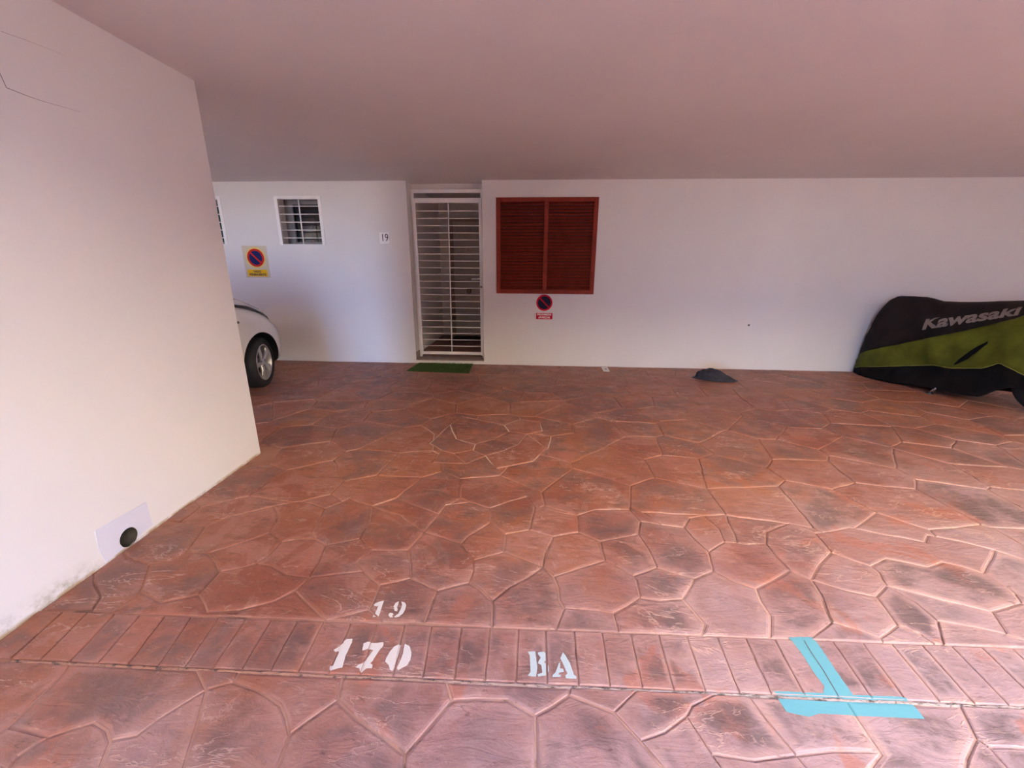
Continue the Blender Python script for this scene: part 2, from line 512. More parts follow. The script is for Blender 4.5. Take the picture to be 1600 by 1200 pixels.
PT=[[-2172,1571],[-2081,1510],[-2016,1462],[-1978,1433],[-1942,1366],[-1931,1351],[-2178,1736],[-2095,1684],[-1942,1656],[-1827,1482],[-1842,1353],[-1669,1424],[-1538,1482],[-1426,1390],[-1878,1684],[-1839,1757],[-1914,1976],[-2189,2018],[-1842,2084],[-1643,2210],[-1716,1755],[-1551,1632],[-1615,1835],[-1501,1950],[-1385,1867],[-1477,1655],[-1412,1697],[-1389,1767],[-1532,2086],[-1294,1907],[-1209,1913],[-1128,1863],[-1097,1728],[-1085,1619],[-1319,1684],[-1213,1633],[-1107,1535],[-1284,1413],[-1178,1464],[-883,1381],[-1256,1973],[-1302,2205],[-1047,1890],[-966,1929],[-971,2005],[-970,2086],[-1036,2252],[-955,1659],[-847,1680],[-724,1597],[-722,1444],[-857,1386],[-637,1387],[-651,1623],[-589,1648],[-620,1751],[-668,1852],[-905,1731],[-864,1839],[-761,1846],[-506,1612],[-439,1579],[-456,1393],[-367,1617],[-300,1642],[-294,1726],[-305,1796],[-241,1601],[-177,1542],[-161,1389],[-99,1622],[-15,1691],[58,1768],[73,1871],[118,2021],[108,1708],[243,1771],[379,1842],[123,1633],[129,1559],[152,1509],[110,1395],[260,1509],[369,1502],[370,1399],[437,1546],[507,1600],[516,1706],[508,1740],[591,1586],[711,1602],[751,1667],[804,1742],[730,1533],[753,1470],[716,1407],[-616,2011],[-1502,2272],[-1206,2323],[-812,2163],[-556,2301],[-491,1968],[-393,1930],[-364,1993],[-252,2129],[-268,2277],[-232,1831],[-150,1872],[-144,2026],[-42,1819],[-21,2076],[15,2318],[264,2078],[275,2238],[-409,2341],[-156,2366],[-46,2428],[151,2264],[384,1988],[607,2078],[448,1785],[644,1803],[631,1956],[652,2204],[398,2309],[608,2324],[791,2176],[891,2151],[722,1777],[915,2053],[950,1952],[1075,2041],[933,1875],[916,1799],[955,2252],[1058,2292],[1093,2171],[1183,2026],[1297,2034],[1297,1919],[1315,1826],[1379,1768],[1355,2147],[1544,2240],[1627,2154],[1196,1760],[1074,1693],[1059,1610],[1054,1530],[993,1413],[988,1742],[1485,1884],[1620,1992],[1683,1941],[1744,1896],[1747,1846],[1723,1783],[1718,1749],[1496,1713],[1611,1673],[1356,1660],[1306,1513],[1159,1417],[1747,2186],[1870,2219],[2024,2175],[2194,2112],[2273,2180],[1874,1954],[1951,1934],[2034,1902],[2143,1947],[2221,1919],[2279,1877],[2519,2069],[2408,2138],[2631,1971],[2291,1791],[2310,1675],[1768,1657],[1772,1551],[1689,1428],[1596,1591],[1581,1511],[1453,1446],[1448,1422],[1385,1482],[1638,1470],[1654,1427],[1901,1681],[2063,1615],[2257,1690],[1899,1532],[2005,1498],[2284,1750],[2287,1816],[2325,1639],[2096,1436],[-1755,1119],[-1738,1095],[-1735,985],[-1720,892],[-1721,812],[-1555,877],[-1450,933],[-1388,907],[-1342,878],[-1588,820],[-1257,1127],[-1164,1050],[-1245,957],[-1271,905],[-1100,932],[-1037,797],[-1088,1085],[-1095,1130],[-982,1066],[-928,1053],[-867,1024],[-820,984],[-775,928],[-756,807],[-733,980],[-676,1047],[-695,1136],[-576,1000],[-468,948],[-386,905],[-386,831],[-337,975],[-266,1070],[-305,1144],[-178,1089],[-69,1085],[26,1039],[31,858],[82,1081],[147,1119],[151,1152],[224,1101],[303,1080],[392,1156],[364,990],[424,916],[450,877],[669,1160],[575,1115],[541,1079],[583,969],[606,895],[453,1015],[786,1161],[811,1076],[848,977],[869,904],[708,951],[1119,1162],[1115,1000],[984,911],[969,999],[1515,1174],[1465,1063],[1478,1040],[1552,1042],[1665,1044],[1477,988],[1481,943],[1282,938],[-296,3692],[-149,3858],[54,3803],[71,3575],[-75,3489],[-225,3538],[-354,3353],[-507,3233],[-507,3117],[-654,3046],[-766,3099],[-145,3246],[-261,3123],[-387,3018],[-695,3341],[-815,3670],[-738,3904],[-524,2874],[-284,2807],[-5,2955],[111,3200],[-902,3230],[-786,2876],[1819,1181],[1558,948],[1142,927],[-764,820],[-1289,789],[-1570,779],[-2148,893],[3533,797],[3537,773],[1274,6195],[1278,6075],[-5700,-1000],[-5638,-727],[6288,1829],[6604,1885],[-1008,6015],[-931,5964],[6405,2648],[6765,2859],[-2899,1455],[-2709,1388],[-3047,3974],[-3025,3630],[2121,867],[2341,1118],[3597,-1200],[3644,-995],[4000,3547],[4246,3638],[-4536,409],[-4527,566],[1951,-229],[2409,-219],[5716,-1024],[5987,-1007],[6077,3552],[6479,3439],[-896,2351],[-584,2198],[4486,3260],[4843,3442],[-920,5050],[-740,5150],[-4637,1481],[-4330,1534],[5900,641],[6165,531],[-6104,5929],[-5661,5965],[-4646,3094],[-4496,2675],[279,-1159],[292,-1200],[-4883,740],[-2626,-289],[-2572,-527],[5686,288],[5712,465],[4674,3820],[4885,3997],[-5320,36],[-4884,199],[-1569,2861],[-1545,3021],[-5824,1588],[-5503,1431],[7237,-1200],[7493,-907],[5418,3103],[5469,3516],[6804,6101],[6816,6195],[6630,-231],[6829,-157],[-3980,4642],[-3968,4409],[-1220,4601],[-966,4792],[-1832,-810],[-1619,-996],[7167,5946],[7370,5953],[-746,179],[-314,157],[-266,4317],[-259,4006],[-2266,4737],[-1928,4313],[-5515,373],[2771,3025],[2776,2863],[6036,-1073],[6063,-1200],[2668,5200],[2692,5503],[3243,1944],[3540,1809],[-1835,4867],[-4852,3339],[-4844,3140],[554,-842],[961,-1042],[-1186,4462],[2308,1189],[-3470,4358],[-3444,4331],[6493,5918],[-2665,1930],[-2562,1847],[-1193,537],[-1040,279],[2744,3829],[2807,3650],[-6500,-173],[-6186,-199],[-3287,5800],[-3129,6031],[1721,2694],[1813,2780],[1191,5590],[1227,5558],[-5115,-659],[-5091,-309],[-154,-366],[164,-244],[-174,4391],[8285,910],[8315,607],[-2107,-213],[-1733,-316],[6981,775],[7000,982],[-1839,2676],[-910,3429],[-886,3310],[-862,3192],[-841,3085],[55,2488],[80,2331],[5863,1726],[6253,1864],[-777,220],[7930,2674],[8209,3060],[7121,371],[7372,-45],[-4075,1072],[-3831,804],[7673,2019],[7950,2306],[-4779,-853],[-4642,-542],[-573,2217],[-519,2310],[-480,2379],[321,4497],[1104,5062],[1149,4862],[7749,2714],[7883,2649],[-3999,1856],[-3765,1646],[6481,5725],[-6199,1499],[-5979,1401],[4738,-1049],[4809,-1200],[2562,-684],[2772,-457],[-5259,5921],[-5178,5685],[3491,5739],[3847,5399],[-5274,1594],[-5067,1453],[-424,5009],[-176,5285],[-4856,-978],[-4768,-907],[-640,-1099],[-443,-1055],[6360,1526],[6491,2382],[-6029,2982],[-5986,2825],[-2065,6101],[-1771,5968],[-3930,159],[-3871,-169],[6091,1028],[6133,1255],[3806,2005],[3816,2185],[4356,-313],[4527,-195],[157,90],[343,240],[680,614],[714,903],[1639,5589],[1728,5194],[-2101,3938],[-1828,4087],[4017,5877],[4175,6013],[-4113,-298],[-3323,-89],[-3251,174],[-1885,2312],[-1548,2260],[-4869,1041],[5150,-568],[5568,-722],[6381,168],[6608,346],[1780,4643],[1823,4439],[-2069,6195],[-3069,-334],[-3053,-490],[-4497,600],[1938,5660],[2150,5472],[8346,4822],[8500,4793],[-3127,1325],[1195,857],[1207,588],[6586,-1200],[6611,-1065],[-4384,973],[-4441,2174],[-4284,2294],[-2378,5652],[-2139,5427],[6756,2282],[6953,2289],[7028,-668],[7201,-483],[-4973,-1200],[2090,-958],[2240,-1057],[305,2858],[679,2630],[4598,567],[4636,645],[5010,-742],[-1732,-564],[-6292,958],[-6280,697],[-3467,3959],[-5492,5277],[3573,2346],[3616,2710],[-4730,1572],[-4027,1306],[-3080,5559],[-3066,5303],[-5625,6195],[-5601,6014],[-3502,1881],[2835,4677],[3011,4777],[-6086,5159],[-5932,5482],[3444,4309],[3592,4407],[-4265,-926],[-4107,-1003],[3331,5915],[3488,5848],[-1379,4079],[-1035,3804],[4966,1938],[5005,1498],[5112,3085],[-4852,4272],[-4440,4392],[-138,4762],[189,4771],[-2433,4257],[-4130,4710],[-3876,5177],[-3658,5274],[2142,4219],[2399,4391],[6592,-214],[1757,334],[2104,202],[2400,3341],[2412,3231],[-2614,6195],[-2594,6142],[1318,-1163],[1324,-1200],[7811,955],[7813,638],[7924,5850],[8103,6049],[616,2346],[686,2305],[-2939,1951],[-4394,4588],[5889,934],[6996,-1009],[7198,-1200],[-3232,-675],[-3224,-896],[2040,4758],[-3744,4727],[5116,3786],[2570,4307],[2748,3841],[-3654,-264],[-3613,-532],[5373,2241],[5472,2288],[5778,-496],[6092,-639],[4017,-1003],[4135,-648],[4985,5541],[5097,5913],[1073,4257],[1310,4382],[-5520,-277],[-5481,-628],[6241,6188],[6357,5228],[6576,5173],[6704,3692],[7047,4046],[155,3451],[356,3551],[-5315,-723],[4030,1722],[4259,1947],[-6181,-819],[-6161,-677],[5512,885],[5679,1001],[-5880,1049],[-5678,948],[-1203,-476],[-854,-630],[-5762,2704],[-5593,2737],[2224,6011],[2259,6195],[5026,4866],[5241,4581],[2655,1760],[2661,1618],[-1793,4397],[-1707,4663],[3557,3453],[3772,3646],[7188,6195],[6779,4390],[6996,4326],[-5515,2168],[-5365,2249],[2089,5221],[7919,5827],[1807,6195],[1816,6156],[8435,5604],[8500,5573],[621,5929],[629,5686],[3678,3114],[3776,3050],[-5524,3075],[-6500,4655],[-6452,4649],[-3871,5647],[-3817,5907],[7634,203],[7874,159],[3047,3412],[-4763,164],[-6164,5667],[345,-331],[590,-192],[-2489,-152],[-1344,5199],[-1138,-1200],[-1094,-1045],[6162,4545],[6164,4677],[-1672,3693],[-1229,3566],[835,-1200],[7195,-291],[7360,-124],[3094,55],[3281,273],[6895,1727],[7072,1864],[2488,1815],[7843,5145],[7945,4859],[264,5136],[315,5548],[5629,4656],[6073,4793],[7594,3801],[7611,3639],[3850,502],[2390,479],[2434,504],[1467,3191],[1782,2974],[377,-566],[547,-737],[5524,4112],[5641,3909],[-29,3516],[1055,103],[1150,189],[7268,3164],[7338,3243],[8027,1035],[8065,1288],[-4182,5095],[-4038,5197],[-4616,5152],[-4586,5174],[5936,2247],[6223,2076],[-49,6064],[167,5968],[8140,397],[8429,-32],[7451,-690],[7851,-511],[-4016,2213],[-3708,3333],[-3456,2968],[4181,2691],[4302,3078],[3950,-145],[-804,2633],[2150,3536],[7819,3183],[7856,3451],[-1451,3069],[-6225,4119],[-6024,3814],[-1087,3625],[-1276,-188],[-819,-124],[3152,2752],[6710,3603],[3433,5140],[3881,5225],[3351,-300],[3559,-127],[4718,5197],[4749,5218],[6587,541],[5335,1950],[5723,4297],[5909,4317],[-4597,-1034],[-2999,1855],[-1794,5687],[3927,1475],[4040,1562],[-4733,3901],[-4254,4033],[-2507,5608],[2922,3990],[3028,4285],[5658,6167],[6025,6051],[5869,1516],[-2325,5936],[-2816,-200],[-1307,-922],[-2926,5236],[-2713,4777],[-1344,2543],[-1141,2643],[1549,-998],[-4881,4011],[-4831,3934],[5273,-1200],[5286,-1063],[5109,2614],[5140,2417],[-4824,1067],[6219,-286],[3378,-456],[3647,-600],[-4076,3043],[5198,4370],[3047,3436],[-4610,5898],[-4435,6060],[7015,5817],[7585,1088],[-2785,5656],[-2777,5964],[4789,2063],[7253,5482],[7268,5375],[942,4305],[348,4400],[640,4100],[-246,-1114],[8207,4724],[6504,-714],[6598,-616],[5466,1797],[-6500,-942],[-3773,2322],[-2795,74],[-2501,158],[4061,5680],[-5713,5485],[7100,3603],[7338,3893],[5792,2159],[-761,-545],[-432,-710],[4836,-635],[-4062,2911],[-3839,2741],[-5331,-1034],[-1558,6056],[-1325,5954],[7487,5606],[7739,5631],[-3550,2246],[-3271,2415],[7961,-596],[290,2939],[624,3271],[4417,-657],[4500,-1038],[4475,3166],[-3056,4352],[-2902,4175],[-804,5568],[-317,5608],[2324,232],[1890,-1200],[1934,-1033],[8424,3170],[8470,3127],[3793,-508],[1297,935],[4971,730],[5003,872],[4591,2584],[-4674,-220],[-4648,-242],[-6335,5119],[-2571,3659],[-6281,4719],[3968,4236],[-2380,4034],[-2823,631],[-2761,687],[6165,2924],[6443,3223],[-3313,4945],[-2978,4698],[4006,5108],[-6500,2234],[-6372,2164],[-3578,-1123],[-4149,3919],[-4141,3730],[8411,-108],[8500,-193],[-5477,1276],[8134,3842],[8423,4060],[-6327,1804],[5647,6195],[7786,-286],[-413,4925],[636,3980],[5672,1834],[816,-277],[3212,2790],[3273,3143],[-5826,1707],[-2751,2406],[-2580,2328],[872,3047],[884,2751],[3630,3901],[3953,4044],[3476,3966],[4399,4191],[4743,4323],[-5206,5117],[4508,2365],[-305,5906],[82,3076],[103,3184],[6013,89],[-6449,1039],[-6137,1044],[-6500,1413],[2069,-691],[2278,-558],[6856,1605],[2403,4725],[3618,5964],[3666,6195],[-2119,103],[-1932,249],[-3291,1352],[-3229,1323],[-5633,4358],[-5454,4675],[5153,520],[5166,412],[-6203,3538],[-6046,3585],[-816,3999],[-578,3935],[-3565,507],[-3553,504],[598,5142],[646,4682],[-168,3940],[-167,3838],[7006,5611],[-1580,5207],[-2122,5346],[-1798,5098],[4344,1006],[4393,1225],[-1380,575],[3694,-948],[-4826,2387],[-6033,4569],[-6000,4396],[-2989,2261],[-5996,-347],[-2098,2160],[-2090,2002],[1123,5894],[1193,3848],[1251,3922],[-3772,-889],[-3770,-826],[6960,3202],[1573,4171],[8246,2197],[8453,2313],[4322,-533],[4427,4761],[4669,4590],[-3277,5752],[1659,547],[1710,506],[-5716,4915],[-3167,1018],[-3153,993],[4284,1482],[1315,3101],[-148,-575],[-17,-767],[3224,2224],[-2691,-1071],[-2412,-996],[-6110,-1200],[-6085,-970],[-6500,5104],[-5274,1059],[-5151,610],[2536,5834],[3760,2853],[4016,2674],[8482,2617],[2297,2779],[2328,3132],[6565,-1001],[-6443,2606],[-6278,2536],[-5771,4295],[1044,-31],[2139,4133],[623,3286],[-5818,2293],[5238,5451],[5309,5125],[-6029,238],[-5855,165],[249,5128],[-5444,-1200],[-525,2641],[5564,5655],[-1321,4300],[4521,2492],[-3272,3505],[-3122,3128],[-699,-372],[-273,-270],[-3268,2556],[-3039,2788],[5523,4715],[5530,5075],[5508,5824],[7950,-963],[8178,-1030],[739,3890],[-256,212],[8172,5565],[8208,5295],[2916,895],[3159,968],[7822,-1200],[7859,-1028],[-5067,4591],[6042,4959],[-2710,2685],[-3778,1498],[-3548,1343],[-4273,4173],[437,6065],[1102,-1013],[-5456,3854],[-5451,3623],[2721,1854],[3154,1826],[-2156,-1178],[-5284,3145],[-6129,5962],[-6180,163],[-4335,2624],[-1313,59],[-1298,-170],[6971,1024],[-2779,778],[7625,2010],[1732,1103],[5759,5212],[-574,4567],[2695,2309],[2725,2286],[2111,749],[-4096,5553],[-3521,3872],[-3516,3578],[2565,-915],[-6048,-542],[-6085,551],[1198,2619],[4547,-202],[5061,-171],[-2114,3047],[-2029,2751],[-4319,3526],[8500,574],[372,3761],[-4250,229],[1903,3129],[2001,3542],[-5084,4621],[2652,2715],[-1695,3960],[1571,5633],[-4987,3543],[4349,5564],[7471,552],[7586,508],[-5019,1994],[-4761,1828],[5573,3000],[5594,2734],[7461,4331],[7598,4477],[3267,440],[7811,3945],[-1099,3023],[-4674,5728],[4543,5804],[2807,512],[2840,274],[4257,2221],[-4682,4863],[-6500,5580],[-6383,5535],[6465,4202],[1186,5185],[4880,4235],[-1349,2371],[7148,470],[2280,-1200],[1585,-653],[1928,-559],[557,75],[5055,5982],[5602,-944],[7944,-111],[-2364,-611],[7007,2350],[7415,2302],[-1366,-632],[-2135,556],[-2045,498],[1601,59],[1621,-127],[-2205,-600],[-1838,-726],[3450,217],[3840,284],[1218,576],[-902,-941],[6375,711],[3075,-735],[-1769,3208],[-2571,2088],[2042,5995],[-1618,-1200],[5789,5484],[6043,5611],[3262,5402],[-4249,-662],[-4133,-539],[1380,4728],[817,208],[-67,6195],[7968,1766],[8231,1743],[3748,1214],[3753,1175],[8210,4398],[8413,4211],[-5803,3403],[-2497,4320],[4765,5429],[-3074,230],[2425,3841],[7583,1280],[-208,5486],[4164,5216],[-5344,4274],[-5328,3965],[-6223,4136],[6168,2790],[1812,3725],[8497,2638],[-1841,3490],[5901,2623],[842,3512],[3983,2262],[-5108,6080],[-3312,5011],[7581,2694],[3725,4685],[4044,4845],[5645,3572],[7045,2644],[1442,3403],[1794,3727],[2329,1441],[358,525],[-5,3958],[1137,2033],[1197,2307],[7399,1771],[129,5682],[-5303,2601],[-5056,2734],[1674,4733],[-708,2876],[-681,2733],[6481,4769],[7463,5083],[2754,4387],[-1772,218],[4311,3786],[8416,-705],[8500,-693],[-3490,2841],[-2677,3558],[-2573,3595],[4167,4747],[2732,-249],[3138,1479],[3166,1459],[7462,3888],[2831,-1026],[3064,-908],[6693,5213],[6208,5573],[-844,5601],[6828,226],[-5980,1862],[-3755,777],[-2393,3482],[-2352,3110],[-3884,4029],[3255,5238],[6812,5524],[5707,-316],[-241,2698],[-194,2854],[-2817,-939],[1105,-609],[51,3074],[7884,4282],[3000,5563],[3055,5920],[4991,222],[-6008,2212],[-248,-1200],[6770,2946],[-2642,5251],[-5353,3551],[1892,2213],[2153,2406],[4173,940],[7443,1549],[-6500,3093],[-6466,3082],[2980,5051],[8483,1295],[8500,1154],[709,596],[2154,5257],[2475,5107],[1893,-265],[3907,-67],[3924,135],[7362,3345],[-4274,3197],[-1022,6195],[3077,-60],[3133,4666],[3483,4849],[2775,6057],[2783,6195],[4587,261],[2917,623],[5863,3433],[5871,3276],[8174,-528],[8355,-142],[-5568,1906],[-2196,2233],[-3120,-953],[6008,16],[5505,217],[7419,989],[3597,1468],[3820,3082],[-712,577],[-393,644],[3447,3942],[-575,4592],[-1517,499],[808,6006],[884,6195],[-864,4274],[4166,585],[4326,228],[7747,3109],[-3096,-1200],[6433,4050],[-2874,3143],[5155,1058],[-5348,-161],[5062,2988],[5147,2683],[5043,3435],[-3333,1813],[-2806,-632],[4612,2979],[-6212,2302],[8144,442],[6103,3955],[6139,3936],[2449,63],[8408,5194],[-583,2168],[-5030,5622],[-4892,5247],[6942,4975],[6953,4941],[-6500,2596],[-3591,973],[-3655,3479],[1093,3512],[-1020,2246],[-2431,4995],[1363,-451],[1394,-326],[8158,3497],[8403,3325],[-1672,5583],[-2584,2941],[5199,-277],[5383,-195],[-6479,494],[-4488,2041],[3080,-921],[714,5569],[-2515,536],[1539,3980],[-4,-996],[-4009,6063],[-3950,6195],[6705,4664],[2709,1051],[8500,3123],[5659,2675],[-1252,5401],[-565,6099],[-1706,-282],[-5804,3307],[6118,-626],[5367,1505],[-5647,660],[-5498,466],[-4510,3574],[880,-474],[7527,6133],[6891,1537],[7338,4803],[-4063,226],[4518,184],[1743,5179],[-5821,-232],[916,4636],[-2151,-1200],[-5715,4949],[-1377,786],[4473,918],[4759,1062],[-6500,-499],[-1374,5647],[-1602,295],[7586,4583],[-5653,3976],[-3551,4695],[-3629,5469],[-1319,4676],[-5278,1716],[-2212,2666],[-4861,2574],[-2597,2790],[-5018,2987],[4087,634],[3224,4415],[2621,1037],[7027,1270],[-1238,2284],[-4249,1767],[2328,2235],[4286,3763],[8500,3978],[4668,5990],[2506,-144],[-4399,-211],[-2731,-1200],[3256,6195],[7222,4785],[2806,1451],[-3822,4272],[3244,3553],[8216,-1200],[2117,1452],[2140,1437],[4166,4396],[-3550,6195],[-3512,5953],[-5100,1284],[2070,2672],[8275,1800],[-3575,-1200],[-1871,4295],[-2140,3557],[4189,6195],[-211,433],[-4533,5432],[-4177,5602],[7310,2821],[3182,-1200],[2760,1197],[-2474,-566],[-2391,-600],[-772,3034],[8109,6195],[6362,831],[-4294,6000],[-6499,4317],[-5041,2053],[4569,1777],[576,2321],[5484,739],[-859,3445],[-6500,503],[4545,5640],[-2465,4761],[-6500,309],[-3374,633],[-3578,1088],[-3551,1316],[49,2305],[1180,3557],[4214,-1200],[-538,6195],[-573,3825],[-1773,822],[-1762,737],[-6157,6195],[-4926,1065],[2790,-1200],[-6337,3107],[3134,2285],[8268,-991],[8500,21],[5629,1246],[1048,3133],[8360,5969],[132,870],[175,660],[1122,926],[-3063,3096],[3209,1205],[-4088,590],[4252,-1200],[-4636,1293],[-3169,1095],[434,6195],[-6500,5984],[1583,5925],[-6500,3693],[-6470,3622],[1659,2205],[3026,1456],[-2686,1335],[-5070,4609],[2535,5814],[5664,-1200],[8500,3448],[6149,182],[8500,5976],[5154,1238],[-4509,1072],[765,2181],[-6500,3906],[2304,2171],[5104,6195],[-1551,6195],[-6500,219],[1530,2234],[1555,2228],[8500,1817],[1641,1023],[4617,6195],[8258,1566],[-366,842],[6660,1087],[-2343,-600],[689,5192],[5155,3553],[6555,1262],[-3092,6195],[-903,812],[-2494,2941],[6698,1533],[8500,-1079],[-4473,6195],[8500,2288],[5026,4975],[8500,4260],[-5995,1265],[-6500,1865],[-4564,-1200],[1680,2168],[4531,1487],[-2551,1535],[-6500,3582],[-2611,1105],[-5525,1055],[7506,6195],[8500,1089],[7853,1558],[8500,5242],[4759,1231],[-4111,-1200],[-5531,-1200],[-649,-1200],[-5075,6195],[-883,813],[-6500,1887],[-6500,1254],[-2544,1338],[-2164,1346],[8500,1572],[-6500,1038],[-2535,1106],[-2156,1113],[8500,1296],[-6500,-1200],[8500,-1200],[8500,6195],[-6500,6195],[-2093,-600],[-2602,2941],[-2473,-600],[-1557,780]]
